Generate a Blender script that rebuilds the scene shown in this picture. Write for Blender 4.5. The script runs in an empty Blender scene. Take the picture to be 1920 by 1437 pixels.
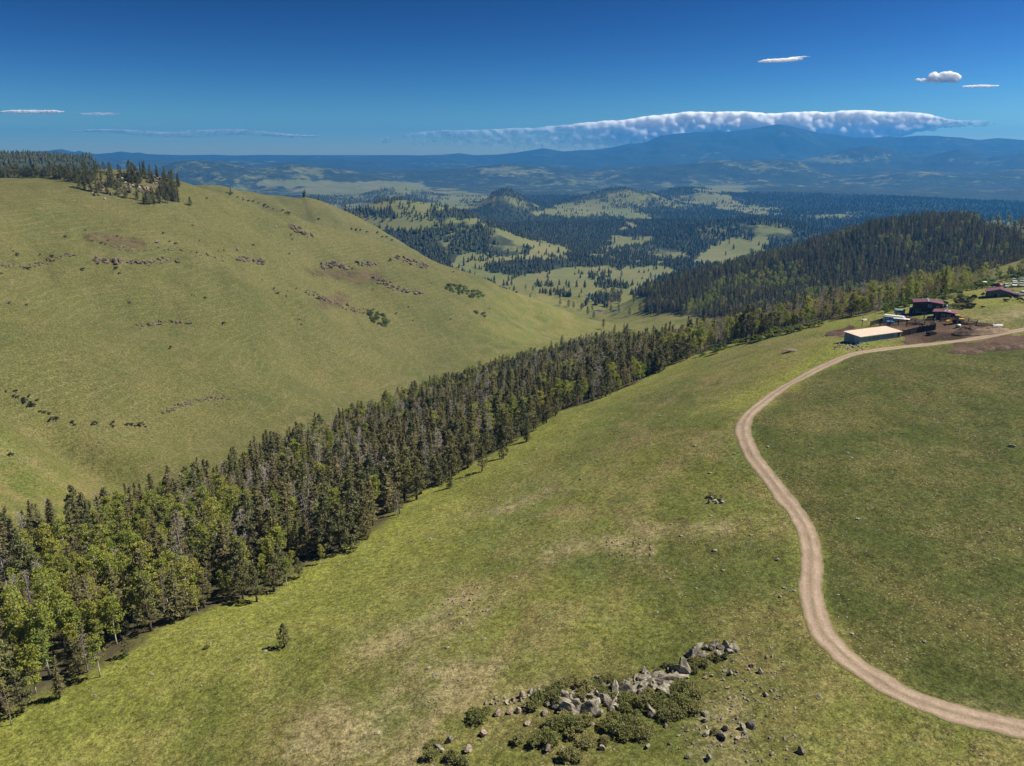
import bpy, bmesh, math, random
import numpy as np
from mathutils import Vector, Matrix, Euler

R = math.radians
rng = np.random.default_rng(11)
random.seed(11)
scene = bpy.context.scene
COL = scene.collection

# ------------------------------------------------------------------ camera
F, CU, CV = 1450.0, 960.0, 718.5          # focal length and centre in photo pixels
PITCH = R(16.6)
CZ = 75.0                                  # drone height over the near meadow's datum
camd = bpy.data.cameras.new('camera')
camd.sensor_fit = 'HORIZONTAL'
camd.sensor_width = 36.0
camd.lens = 36.0 * F / 1920.0
camd.clip_start = 1.0
camd.clip_end = 400000.0
cam = bpy.data.objects.new('camera', camd)
cam.location = (0, 0, CZ)
cam.rotation_euler = (math.pi / 2 - PITCH, 0, 0)
COL.objects.link(cam)
scene.camera = cam

# ------------------------------------------------------------------ sky, sun, exposure
SUN_AZ, SUN_EL = R(82), R(52)              # azimuth to the right of the view direction
world = bpy.data.worlds.new('World')
scene.world = world
world.use_nodes = True
wn, wl = world.node_tree.nodes, world.node_tree.links
bg = wn['Background']
sky = wn.new('ShaderNodeTexSky')
sky.sky_type = 'NISHITA'
sky.sun_disc = False
sky.sun_elevation = SUN_EL
sky.sun_rotation = SUN_AZ
sky.altitude = 2800
sky.air_density = 1.0
sky.dust_density = 1.0
sky.ozone_density = 3.0
# one tone curve over the whole sky: the photograph's sky is deep and contrasty
def wmul(a, k, tint=(1, 1, 1)):
    n = wn.new('ShaderNodeMix'); n.data_type = 'RGBA'; n.blend_type = 'MULTIPLY'; n.inputs[0].default_value = 1.0
    wl.new(a, n.inputs[6]); n.inputs[7].default_value = (k * tint[0], k * tint[1], k * tint[2], 1); return n.outputs[2]
gm = wn.new('ShaderNodeGamma'); gm.inputs[1].default_value = 3.0
wl.new(wmul(sky.outputs[0], 0.1), gm.inputs[0])
wl.new(wmul(gm.outputs[0], 10.0, (1.15, 1.05, 0.86)), bg.inputs['Color'])
bg.inputs['Strength'].default_value = 0.092
sund = bpy.data.lights.new('sun', 'SUN')
sund.energy = 4.6
sund.angle = R(0.53)
sund.color = (1.0, 0.94, 0.83)
sun = bpy.data.objects.new('sun', sund)
SUNV = Vector((math.sin(SUN_AZ) * math.cos(SUN_EL), math.cos(SUN_AZ) * math.cos(SUN_EL), math.sin(SUN_EL)))
sun.rotation_euler = SUNV.to_track_quat('Z', 'Y').to_euler()
sun.location = (0, 0, 500)
COL.objects.link(sun)
vs = scene.view_settings
vs.view_transform = 'Standard'
vs.look = 'None'
vs.exposure = 0.88
vs.gamma = 1.0
vs.use_curve_mapping = False
scene.cycles.use_denoising = True
scene.cycles.max_bounces = 6
scene.cycles.diffuse_bounces = 2
scene.cycles.glossy_bounces = 2
scene.cycles.transmission_bounces = 3
scene.cycles.transparent_max_bounces = 24
scene.cycles.volume_bounces = 0
scene.cycles.sample_clamp_indirect = 6.0

# ------------------------------------------------------------------ pixel <-> world
CT, ST = math.cos(PITCH), math.sin(PITCH)
def ray(u, v):
    b, c = u - CU, CV - v
    return np.array([b, F * CT + c * ST, -F * ST + c * CT])
def P_Y(u, v, Y):
    d = ray(u, v); return d * (Y / d[1])
def P_Z(u, v, z):
    d = ray(u, v); return d * (z / d[2])
def project(x, y, z):                       # camera-relative coordinates -> photo pixels
    dep = y * CT - z * ST
    up = y * ST + z * CT
    dep = np.maximum(dep, 1e-3)
    return CU + F * x / dep, CV - F * up / dep, dep

def sstep(a, b, x):
    t = np.clip((x - a) / (b - a), 0, 1)
    return t * t * (3 - 2 * t)

def hash2(ix, iy, s):
    h = (ix * 374761393 + iy * 668265263 + s * 1274126177) & 0xffffffff
    h = ((h ^ (h >> 13)) * 1274126177) & 0xffffffff
    return ((h ^ (h >> 16)) & 0xffffff) / float(0xffffff)
def vnoise(x, y, s=0):
    x = np.asarray(x, float); y = np.asarray(y, float)
    ix = np.floor(x).astype(np.int64); iy = np.floor(y).astype(np.int64)
    fx, fy = x - ix, y - iy
    fx = fx * fx * fx * (fx * (fx * 6 - 15) + 10); fy = fy * fy * fy * (fy * (fy * 6 - 15) + 10)
    a, b = hash2(ix, iy, s), hash2(ix + 1, iy, s)
    c, d = hash2(ix, iy + 1, s), hash2(ix + 1, iy + 1, s)
    return (a * (1 - fx) + b * fx) * (1 - fy) + (c * (1 - fx) + d * fx) * fy
def fbm(x, y, s=0, o=4, g=0.5):
    t, a, n = 0, 1, 0
    for k in range(o):
        t = t + a * vnoise(x * 2 ** k + 17.3 * k, y * 2 ** k + 5.1 * k, s + k); n += a; a *= g
    return t / n

def in_poly(poly, u, v):
    u = np.asarray(u, float); v = np.asarray(v, float)
    ins = np.zeros(u.shape, bool)
    n = len(poly)
    for i in range(n):
        (x1, y1), (x2, y2) = poly[i], poly[(i + 1) % n]
        if y1 == y2: continue
        c = ((y1 > v) != (y2 > v)) & (u < (x2 - x1) * (v - y1) / (y2 - y1) + x1)
        ins ^= c
    return ins

# ------------------------------------------------------------------ terrain heights (camera-relative)
BELT_EDGE = [(0,1375,-83),(230,1250,-82),(400,1150,-83),(530,1125,-82.5),(650,1045,-84),(740,985,-86),(850,910,-90),
             (985,828,-91),(1060,775,-91),(1200,720,-88),(1300,670,-84),(1400,640,-77),(1500,615,-69),(1600,597,-62)]
cpz = [(1900,1375,-69),(1520,1050,-67),(1395,800,-65),(1650,660,-58.3),(1900,625,-53.5),(1740,592,-55),(1611,645,-58.5),(1688,632,-58.3),(1594,637,-58.8),(1667,622,-58.3),(1725,628,-57.4),
       (1870,560,-53),(1905,535,-53),(1900,900,-63.5),(1900,1150,-67),(1700,800,-62),(1300,1437,-71),(960,1437,-73),
       (600,1437,-77),(200,1437,-82),(1200,1000,-71),(1200,850,-73),(960,1200,-73.5),(960,1000,-78),(700,1200,-77.5),
       (400,1250,-80),(1600,1250,-69),
       # valley line at the foot of the left hill
       (0,930,-108),(200,870,-118),(420,800,-126),(620,720,-140),(800,670,-152),(1000,620,-168),
       # left hill face
       (0,780,-99),(0,680,-86),(0,550,-67),(0,430,-44),(210,600,-88),(420,680,-109),(420,550,-86),(420,450,-62),(600,600,-113),(620,500,-92),(800,570,-127),(950,590,-150),(210,430,-50),
       # valley meadow
       (1105,556,-205),(1150,583,-200),(1236,518,-212),(1000,530,-208),(1100,500,-215),(900,500,-213),(1215,580,-198)] + BELT_EDGE
cpy = [(0,335,640),(100,333,655),(200,328,670),(300,333,680),(360,345,690),(480,383,720),(560,405,738),(650,432,755),(730,456,768),(800,480,780),(900,520,805),
       (1000,560,830),(1075,588,850),(1125,604,865),
       # second hill
       (380,334,1050),(450,344,1050),(520,362,1050),(570,369,1045),(600,378,1040),(660,404,1040),(700,424,1050),(760,460,1080),
       # forested hill on the right
       (1200,567,1000),(1250,543,985),(1380,503,965),(1500,471,950),(1620,434,940),(1720,419,940),(1800,419,940),(1850,424,930),(1920,437,920),
       (1300,577,800),(1500,540,800),(1700,505,780),(1800,480,760),(1920,465,740)]
wpt = [(-285,860,-98),(-60,900,-152),(0,930,-178),(85,1000,-206),(-450,820,-52),(-170,890,-128),
       (-330,1250,-150),(-200,1280,-180),(-480,1250,-90),(-120,1250,-195),
       (200,1180,-205),(380,1150,-196),(520,1150,-180),(680,1150,-172),
       (230,600,-132),(310,600,-108),(420,600,-88),
       (-95,300,-122),(-10,420,-128),(50,600,-152),(110,640,-146),(130,420,-97),(190,420,-85),(265,440,-71),(320,460,-60),(360,480,-54),
       (0,0,-73),(-120,0,-82),(120,0,-67),(0,-150,-73),(250,100,-62),(330,300,-52),(-300,100,-96),(-330,260,-100),(420,420,-58),
       (-600,500,-50),(-620,700,-15),(-600,250,-95),(600,600,-75),(700,900,-90),(500,200,-60),(-700,1000,-60)]
ctrl = [P_Z(u, v, z) for u, v, z in cpz] + [P_Y(u, v, Y) for u, v, Y in cpy] + [np.array(w, float) for w in wpt]
ctrl = np.array(ctrl)
def tps_fit(pts, lam=0.4):
    X = pts[:, :2] / 100.0
    n = len(X)
    d = np.sqrt(((X[:, None] - X[None]) ** 2).sum(-1))
    K = np.where(d > 0, d * d * np.log(d + 1e-12), 0) + lam * 0.02 * np.eye(n)
    Pm = np.c_[np.ones(n), X]
    A = np.zeros((n + 3, n + 3)); A[:n, :n] = K; A[:n, n:] = Pm; A[n:, :n] = Pm.T
    b = np.zeros(n + 3); b[:n] = pts[:, 2]
    return X, np.linalg.solve(A, b)
TX, TW = tps_fit(ctrl)
def near_h(x, y):
    q = np.stack([x, y], -1).reshape(-1, 2) / 100.0
    out = np.empty(len(q))
    for i in range(0, len(q), 40000):
        s = q[i:i + 40000]
        d2 = ((s[:, None] - TX[None]) ** 2).sum(-1)
        K = np.where(d2 > 1e-12, 0.5 * d2 * np.log(d2 + 1e-12), 0)
        out[i:i + 40000] = K @ TW[:len(TX)] + TW[len(TX)] + s @ TW[len(TX) + 1:]
    return out.reshape(np.shape(x))

def bump(x, y, u, v, Y, h, sx, sy, rot=0):
    c = P_Y(u, v, Y)
    dx, dy = x - c[0], y - c[1]
    a, b = dx * math.cos(rot) + dy * math.sin(rot), -dx * math.sin(rot) + dy * math.cos(rot)
    return h * np.exp(-(a / sx) ** 2 / 2 - (b / sy) ** 2 / 2)

RIDGES = [  # distance, front width, back width, spur size, profile in photo pixels
 (10600, 2500, 2000, 800, [(500,293),(700,292),(790,291),(830,290),(862,287),(890,291),(930,290),(968,286),(1000,281),(1020,278),(1055,284),(1085,282),(1110,281),(1150,276),(1180,269),(1210,267),(1240,254),(1290,248),(1330,247),(1345,244),(1362,247),(1390,243),(1410,241),(1440,235),(1462,232),(1490,237),(1520,245),(1545,251),(1570,251),(1600,256),(1640,257),(1660,255),(1690,256),(1720,253),(1760,254),(1775,256),(1800,257),(1830,261),(1845,261),(1870,258),(1900,260),(1960,266),(2100,272)]),
 (8000, 1300, 1000, 520, [(1000,320),(1280,316),(1400,308),(1500,300),(1550,288),(1600,277),(1625,272),(1660,278),(1700,291),(1735,293),(1775,284),(1797,277),(1820,282),(1850,294),(1885,290),(1920,287),(2000,292),(2100,300)]),
 (6400, 950, 800, 380, [(560,330),(700,322),(800,318),(880,315),(950,306),(1010,312),(1100,318),(1200,312),(1280,307),(1345,300),(1400,301),(1470,299),(1500,304),(1540,318),(1600,326),(1700,318),(1800,322),(1920,318),(2100,316)]),
 (5200, 620, 600, 280, [(1200,370),(1330,364),(1390,351),(1445,343),(1500,346),(1560,350),(1600,348),(1680,356),(1760,352),(1850,358),(1920,354),(2100,352)]),
 (5800, 950, 900, 340, [(-300,318),(0,322),(180,320),(290,318),(330,303),(360,300),(420,304),(470,313),(520,310),(545,306),(580,311),(640,318),(720,328),(800,338)]),
 (8600, 1300, 1200, 520, [(-300,300),(60,300),(110,294),(160,296),(230,297),(330,300),(500,301),(640,300),(760,304),(900,308),(1000,318)]),
 (11800, 3200, 1600, 850, [(-300,290),(0,288),(60,284),(90,283),(108,280),(118,280),(132,284),(142,285),(148,282),(158,286),(180,289),(205,287),(228,284),(248,287),(262,286),(275,289),(340,291),(400,290),(440,291.5),(500,290.5),(560,291),(640,291),(760,291),(900,293)]),
]
def height(x, y):
    x = np.asarray(x, float); y = np.asarray(y, float)
    r = np.hypot(x, y)
    zn = near_h(x, y)
    # broken ground, hummocks and the hollow on the left hill
    flat = 1 - np.exp(-((x - 140) ** 2 + (y - 258) ** 2) / (2 * 46 ** 2)) * 1.0
    zn = zn + ((fbm(x / 46, y / 46, 3, 3) - 0.5) * 2.4 * sstep(60, 160, r) + (fbm(x / 9, y / 9, 9, 3) - 0.5) * 1.0 + (fbm(x / 3.1, y / 3.1, 13, 2) - 0.5) * 0.32 * sstep(320, 220, r)) * flat
    hill = sstep(-20, -140, x) * sstep(300, 420, y)
    dn_, ac_ = 0.44 * x - 0.9 * y, 0.9 * x + 0.44 * y          # downhill and along the slope
    fold = 1 - np.abs(2 * fbm(ac_ / 62 + 0.25 * fbm(x / 60, y / 60, 23, 2), dn_ / 300, 25, 4) - 1)
    zn = zn + hill * ((fbm(x / 80, y / 80, 21, 4) - 0.5) * 7 - sstep(0.45, 1.0, fold) * 4.5 * (0.2 + 0.8 * sstep(0.4, 0.6, fbm(x / 120, y / 120, 29, 2))) + (fbm(x / 22, y / 22, 27, 3) - 0.5) * 1.6)
    c = P_Z(110, 790, -100)
    zn = zn - 7 * np.exp(-(((x - c[0]) * 0.8 + (y - c[1]) * 0.6) / 12) ** 2 / 2 - ((-(x - c[0]) * 0.6 + (y - c[1]) * 0.8) / 55) ** 2 / 2)
    zn = zn + bump(x, y, -40, 815, P_Z(-40, 815, -101)[1], 10, 34, 20, 0.25) - bump(x, y, 60, 770, P_Z(60, 770, -98)[1], 9, 48, 8, -0.35)
    zn = zn + bump(x, y, 205, 345, 665, 7, 40, 14, 0.1)          # rocky knoll under the pines
    # outcrop step in the foreground
    # far plain
    zp = -216 + 70 * sstep(5000, 12500, r)
    zp = zp + (fbm(x / 900, y / 900, 31, 4) - 0.5) * 40 * sstep(1500, 4000, r)
    zp = zp + (fbm(x / 260, y / 260, 37, 3) - 0.5) * 16 * sstep(1300, 2000, r)
    for b in [(945,368,2850,78,70,110,0),(985,385,2900,30,160,110,0),(1145,362,3400,56,120,150,0),(1215,372,3350,40,110,120,0),(1290,362,3900,52,160,140,0),
              (1345,376,3700,26,200,140,0),(800,410,1850,66,150,150,0.3),(870,440,1720,40,130,120,0),(705,405,1900,55,110,140,0),
              (1400,412,2050,44,130,110,0),(1480,430,1950,20,120,100,0),(745,348,4300,45,120,160,0),(1560,380,4200,30,500,200,0),
              (1230,420,2450,14,200,100,0),(1030,425,2300,16,200,100,0)]:
        zp = zp + bump(x, y, *b)
    # dark mesa with a cliff on the far left
    cm = P_Y(-60, 285, 1500)
    q = np.hypot((x - cm[0]) / 150, (y - cm[1]) / 260) + (fbm(x / 60, y / 60, 41, 3) - 0.5) * 0.25
    zp = zp + 206 * sstep(1.9, 1.28, q) * 0.62 + 206 * sstep(1.24, 1.1, q) * 0.38 - 6 * sstep(0.2, 1.1, q)
    w = sstep(1080, 1450, r + (fbm(x / 200, y / 200, 51, 2) - 0.5) * 120)
    z = zn * (1 - w) + zp * w
    # ranges
    up = r > 3500
    if up.any():
        xs, ys, rs = x[up], y[up], r[up]
        az = np.arctan2(xs, ys)
        base = z[up]
        best = base.copy()
        for k, (D, wf, wb, sp, prof) in enumerate(RIDGES):
            pu = np.array([p[0] for p in prof], float); pv = np.array([p[1] for p in prof], float)
            azp, tanp = [], []
            for a, b in zip(pu, pv):
                d = ray(a, b); azp.append(math.atan2(d[0], d[1])); tanp.append(d[2] / math.hypot(d[0], d[1]))
            top = np.interp(az, azp, tanp) * D
            wob = (fbm(xs / sp, ys / sp, 61 + k, 4) - 0.5)
            t = (rs - D) / np.where(rs < D, wf, wb)
            t = t + wob * 0.55 * np.minimum(1, np.abs(t) * 4)
            s = np.clip(1 - np.abs(t), 0, 1)
            s = s ** 1.25 * (0.86 + 0.14 * s)
            rid = 1 - np.abs(2 * fbm(xs / sp * 1.1, ys / sp * 1.1, 71 + k, 5) - 1) * 1.6
            edge = np.minimum(1, np.abs(t) * 3.0)
            hgt = (top - base) * s * (1 + 0.34 * (rid - 0.62) * edge)
            fade = np.clip((az - azp[0]) / 0.05, 0, 1) * np.clip((azp[-1] - az) / 0.05, 0, 1)
            best = np.maximum(best, base + np.maximum(hgt, 0) * fade)
        z = z.copy(); z[up] = best
    return z

# polar sheet: fine where the camera looks, coarse outside
az_f = np.arange(-40, 40.001, 0.125)
AZ = np.radians(np.concatenate([np.linspace(-88, -41, 40), az_f, np.linspace(41, 88, 40)]))
rr = [np.array([4.0, 15, 30, 45]), np.arange(56, 300, 0.9), np.arange(300, 1000, 3.2)]
q = 1000.0; l1 = []
while q < 4000: l1.append(q); q *= 1.008
while q < 13500: l1.append(q); q *= 1.0075
RR = np.concatenate(rr + [np.array(l1)])
RG, AG = np.meshgrid(RR, AZ, indexing='ij')
GX, GY = RG * np.sin(AG), RG * np.cos(AG)
GZ = height(GX, GY)

def gz(x, y):                               # height of the ground mesh (camera-relative), bilinear
    x = np.asarray(x, float); y = np.asarray(y, float)
    r = np.hypot(x, y); a = np.arctan2(x, y)
    i = np.clip(np.searchsorted(RR, r) - 1, 0, len(RR) - 2)
    j = np.clip(np.searchsorted(AZ, a) - 1, 0, len(AZ) - 2)
    fr = np.clip((r - RR[i]) / (RR[i + 1] - RR[i]), 0, 1); fa = np.clip((a - AZ[j]) / (AZ[j + 1] - AZ[j]), 0, 1)
    return (GZ[i, j] * (1 - fr) + GZ[i + 1, j] * fr) * (1 - fa) + (GZ[i, j + 1] * (1 - fr) + GZ[i + 1, j + 1] * fr) * fa
def hit(u, v, raised=0.0, rmin=50.0):       # first ground point under a photo pixel, world coordinates
    d = ray(u, v); h = math.hypot(d[0], d[1])
    rs = RR[RR > rmin]
    xs, ys, zs = d[0] / h * rs, d[1] / h * rs, d[2] / h * rs
    g = gz(xs, ys) + raised
    k = np.nonzero(zs <= g)[0]
    if len(k) == 0: return None
    k = k[0]
    if k == 0: t = rs[0]
    else:
        a, b = zs[k - 1] - g[k - 1], zs[k] - g[k]
        t = rs[k - 1] + (rs[k] - rs[k - 1]) * a / (a - b)
    x, y = d[0] / h * t, d[1] / h * t
    return np.array([x, y, float(gz(x, y)) + CZ])
def W(x, y, dz=0.0):
    return (float(x), float(y), float(gz(x, y)) + CZ + dz)
GU, GV, GD = project(GX, GY, GZ)

# ------------------------------------------------------------------ node helpers and materials
def mat(name, rough=0.9, spec=0.2):
    m = bpy.data.materials.new(name); m.use_nodes = True
    nt = m.node_tree; b = nt.nodes['Principled BSDF']
    b.inputs['Roughness'].default_value = rough
    b.inputs['Specular IOR Level'].default_value = spec
    return m, nt, b
def N(nt, t, **kw):
    n = nt.nodes.new(t)
    for k, v in kw.items(): setattr(n, k, v)
    return n
def mixc(nt, fac, a, b, mode='MIX'):
    n = nt.nodes.new('ShaderNodeMix'); n.data_type = 'RGBA'; n.blend_type = mode
    for sock, val in ((n.inputs[0], fac), (n.inputs[6], a), (n.inputs[7], b)):
        if hasattr(val, 'links'): nt.links.new(val, sock)
        elif isinstance(val, (tuple, list)): sock.default_value = (*val[:3], 1)
        else: sock.default_value = val
    return n.outputs[2]
def mth(nt, op, a, b=None, c=None, clamp=False):
    n = nt.nodes.new('ShaderNodeMath'); n.operation = op; n.use_clamp = clamp
    for s, v in zip(n.inputs, (a, b, c)):
        if v is None: continue
        if hasattr(v, 'links'): nt.links.new(v, s)
        else: s.default_value = v
    return n.outputs[0]
def remap(nt, v, a, b, lo=0.0, hi=1.0):
    n = nt.nodes.new('ShaderNodeMapRange'); n.clamp = True
    nt.links.new(v, n.inputs[0])
    for s, q in zip(n.inputs[1:5], (a, b, lo, hi)): s.default_value = q
    return n.outputs[0]
def noise(nt, vec, scale, detail=4, rough=0.55, dist=0.0):
    n = nt.nodes.new('ShaderNodeTexNoise')
    n.inputs['Scale'].default_value = scale; n.inputs['Detail'].default_value = detail
    n.inputs['Roughness'].default_value = rough; n.inputs['Distortion'].default_value = dist
    if vec is not None: nt.links.new(vec, n.inputs['Vector'])
    return n.outputs[0]
def voro(nt, vec, scale, out='Distance'):
    n = nt.nodes.new('ShaderNodeTexVoronoi'); n.inputs['Scale'].default_value = scale
    nt.links.new(vec, n.inputs['Vector'])
    return n.outputs[out]
def bumpn(nt, h, dist, strength=1.0):
    n = nt.nodes.new('ShaderNodeBump'); n.inputs['Strength'].default_value = strength; n.inputs['Distance'].default_value = dist
    nt.links.new(h, n.inputs['Height'])
    return n.outputs[0]

def plain(name, col, rough=0.8, var=0.25, scale=2.0, metal=0.0, spec=0.25):
    m, nt, b = mat(name, rough, spec)
    tc = N(nt, 'ShaderNodeTexCoord').outputs['Object']
    n1 = noise(nt, tc, scale, 5, 0.6)
    dk = tuple(c * (1 - var) for c in col); lt = tuple(min(1, c * (1 + var)) for c in col)
    c = mixc(nt, remap(nt, n1, 0.3, 0.7), dk, lt)
    nt.links.new(c, b.inputs['Base Color'])
    b.inputs['Metallic'].default_value = metal
    return m

def ground_material():
    m, nt, b = mat('meadow_ground', 0.95, 0.1)
    L = nt.links
    pos = N(nt, 'ShaderNodeNewGeometry').outputs['Position']
    at = N(nt, 'ShaderNodeAttribute', attribute_name='cover')
    sep = N(nt, 'ShaderNodeSeparateColor'); L.new(at.outputs['Color'], sep.inputs[0])
    dirt, forest, dry = sep.outputs[0], sep.outputs[1], sep.outputs[2]
    lush = at.outputs['Alpha']
    at2 = N(nt, 'ShaderNodeAttribute', attribute_name='zone')
    sep2 = N(nt, 'ShaderNodeSeparateColor'); L.new(at2.outputs['Color'], sep2.inputs[0])
    hillz, farz, floorz = sep2.outputs[0], sep2.outputs[1], sep2.outputs[2]
    greenz = at2.outputs['Alpha']
    n60 = noise(nt, pos, 0.016, 5, 0.6)
    n12 = noise(nt, pos, 0.075, 5, 0.62, 0.4)
    n3 = noise(nt, pos, 0.35, 4, 0.65)
    n1 = noise(nt, pos, 1.1, 4, 0.7)
    nf = noise(nt, pos, 3.2, 3, 0.7)
    # grass: olive to yellow-green, with brown thin spots
    g = mixc(nt, remap(nt, n60, 0.36, 0.64), (0.080, 0.092, 0.020), (0.136, 0.136, 0.034))
    g = mixc(nt, remap(nt, n12, 0.44, 0.70), g, (0.168, 0.134, 0.054))
    g = mixc(nt, mth(nt, 'MULTIPLY', remap(nt, noise(nt, pos, 0.045, 4, 0.6, 0.8), 0.54, 0.66), 0.5), g, (0.086, 0.112, 0.036))
    g = mixc(nt, mth(nt, 'MULTIPLY', remap(nt, n3, 0.52, 0.72), 0.55), g, (0.066, 0.085, 0.028))
    g = mixc(nt, mth(nt, 'MULTIPLY', lush, remap(nt, n12, 0.25, 0.6, 0.5, 1.0)), g, (0.150, 0.160, 0.030))
    g = mixc(nt, mth(nt, 'MULTIPLY', hillz, 0.8), g, mixc(nt, remap(nt, noise(nt, pos, 0.011, 6, 0.62, 0.5), 0.36, 0.64), (0.056, 0.063, 0.019), (0.096, 0.088, 0.032)))
    g = mixc(nt, mth(nt, 'MULTIPLY', greenz, 0.85), g, mixc(nt, remap(nt, n12, 0.40, 0.66), (0.040, 0.051, 0.011), (0.072, 0.067, 0.020)))
    dryf = mth(nt, 'MULTIPLY', dry, remap(nt, mth(nt, 'ADD', mth(nt, 'MULTIPLY', n3, 0.6), mth(nt, 'MULTIPLY', n12, 0.5)), 0.38, 0.64))
    g = mixc(nt, mth(nt, 'MULTIPLY', dryf, 0.75), g, (0.225, 0.182, 0.100))
    sz = N(nt, 'ShaderNodeSeparateXYZ'); L.new(pos, sz.inputs[0])
    trail = mth(nt, 'SINE', mth(nt, 'ADD', mth(nt, 'MULTIPLY', sz.outputs[2], 2.6), mth(nt, 'MULTIPLY', n12, 14.0)))
    g = mixc(nt, mth(nt, 'MULTIPLY', mth(nt, 'MULTIPLY', remap(nt, trail, 0.72, 1.0), hillz), remap(nt, n60, 0.4, 0.6, 0.1, 0.5)), g, (0.15, 0.125, 0.06))
    # tussock speckle
    spk = mth(nt, 'MULTIPLY', remap(nt, n1, 0.30, 0.70, 0.42, 1.62), remap(nt, nf, 0.30, 0.70, 0.50, 1.55))
    spk = mth(nt, 'MULTIPLY', spk, remap(nt, n3, 0.3, 0.7, 0.84, 1.16))
    g = mixc(nt, 1.0, g, spk, 'MULTIPLY')
    vs_ = voro(nt, pos, 1.6)
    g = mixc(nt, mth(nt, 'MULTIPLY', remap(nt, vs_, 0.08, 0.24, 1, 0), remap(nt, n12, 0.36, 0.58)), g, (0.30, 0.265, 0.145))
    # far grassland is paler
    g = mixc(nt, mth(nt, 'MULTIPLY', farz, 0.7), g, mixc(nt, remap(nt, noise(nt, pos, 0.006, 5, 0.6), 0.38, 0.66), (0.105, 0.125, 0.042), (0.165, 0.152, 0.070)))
    # bare earth
    df = mth(nt, 'ADD', dirt, mth(nt, 'MULTIPLY', mth(nt, 'SUBTRACT', n3, 0.5), 0.9))
    df = mth(nt, 'MULTIPLY', remap(nt, df, 0.38, 0.62), remap(nt, dirt, 0.02, 0.15))
    earth = mixc(nt, remap(nt, n12, 0.38, 0.66), (0.042, 0.026, 0.017), (0.120, 0.078, 0.052))
    earth = mixc(nt, 1.0, earth, remap(nt, n1, 0.3, 0.7, 0.75, 1.25), 'MULTIPLY')
    g = mixc(nt, df, g, earth)
    # needle litter under the trees
    fl = mixc(nt, remap(nt, n3, 0.35, 0.7), (0.040, 0.033, 0.020), (0.085, 0.070, 0.042))
    g = mixc(nt, mth(nt, 'MULTIPLY', floorz, remap(nt, n3, 0.25, 0.55, 0.45, 1.0)), g, fl)
    # woods too far off to tell the trees apart
    fa = noise(nt, pos, 0.010, 6, 0.68)
    fb = noise(nt, pos, 0.05, 3, 0.6)
    ff = mth(nt, 'ADD', forest, mth(nt, 'MULTIPLY', mth(nt, 'SUBTRACT', fa, 0.5), 1.5))
    ff = mth(nt, 'ADD', ff, mth(nt, 'MULTIPLY', mth(nt, 'SUBTRACT', fb, 0.5), 0.7))
    fc = mixc(nt, remap(nt, fb, 0.35, 0.68), (0.016, 0.024, 0.014), (0.042, 0.050, 0.030))
    g = mixc(nt, mth(nt, 'MULTIPLY', remap(nt, ff, 0.42, 0.60), farz), g, fc)
    L.new(g, b.inputs['Base Color'])
    hh = mth(nt, 'ADD', mth(nt, 'MULTIPLY', n1, 0.5), mth(nt, 'MULTIPLY', nf, 0.3))
    L.new(bumpn(nt, hh, 0.35, 0.9), b.inputs['Normal'])
    return m

def leaf_material(name, cols, trans=0.3, rough=0.8, patch=True):
    m = bpy.data.materials.new(name); m.use_nodes = True
    nt = m.node_tree; L = nt.links
    for n in list(nt.nodes):
        if n.type != 'OUTPUT_MATERIAL': nt.nodes.remove(n)
    out = nt.nodes['Material Output']
    oi = N(nt, 'ShaderNodeObjectInfo')
    cr = N(nt, 'ShaderNodeValToRGB')
    el = cr.color_ramp.elements
    el[0].position = 0; el[0].color = (*cols[0], 1)
    el[1].position = 1; el[1].color = (*cols[-1], 1)
    for i, c in enumerate(cols[1:-1]):
        e = el.new((i + 1) / (len(cols) - 1)); e.color = (*c, 1)
    L.new(oi.outputs['Random'], cr.inputs[0])
    tc = N(nt, 'ShaderNodeTexCoord').outputs['Object']
    n1 = noise(nt, tc, 1.3, 3, 0.6)
    n2 = noise(nt, tc, 6.0, 2, 0.6)
    k = mth(nt, 'MULTIPLY', remap(nt, n1, 0.3, 0.7, 0.72, 1.3), remap(nt, n2, 0.3, 0.7, 0.75, 1.28))
    c = mixc(nt, 1.0, cr.outputs[0], k, 'MULTIPLY')
    d = N(nt, 'ShaderNodeBsdfDiffuse'); t = N(nt, 'ShaderNodeBsdfTranslucent')
    L.new(c, d.inputs[0]); L.new(c, t.inputs[0])
    mx = N(nt, 'ShaderNodeMixShader'); mx.inputs[0].default_value = trans
    L.new(d.outputs[0], mx.inputs[1]); L.new(t.outputs[0], mx.inputs[2])
    L.new(mx.outputs[0], out.inputs[0])
    return m

def rock_material(name, a, b2, lichen):
    m, nt, b = mat(name, 0.95, 0.15)
    tc = N(nt, 'ShaderNodeTexCoord').outputs['Object']
    oi = N(nt, 'ShaderNodeObjectInfo').outputs['Random']
    n1 = noise(nt, tc, 1.1, 6, 0.7); n2 = noise(nt, tc, 5.0, 4, 0.7); n3 = noise(nt, tc, 2.1, 4, 0.6, 0.6)
    c = mixc(nt, remap(nt, n1, 0.33, 0.67), a, b2)
    c = mixc(nt, remap(nt, n3, 0.52, 0.64, 0, 0.8), c, lichen)
    c = mixc(nt, 1.0, c, remap(nt, n2, 0.3, 0.72, 0.55, 1.3), 'MULTIPLY')
    c = mixc(nt, 1.0, c, remap(nt, oi, 0, 1, 0.75, 1.2), 'MULTIPLY')
    nt.links.new(c, b.inputs['Base Color'])
    nt.links.new(bumpn(nt, mth(nt, 'ADD', n2, n1), 0.12, 0.8), b.inputs['Normal'])
    return m

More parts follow.
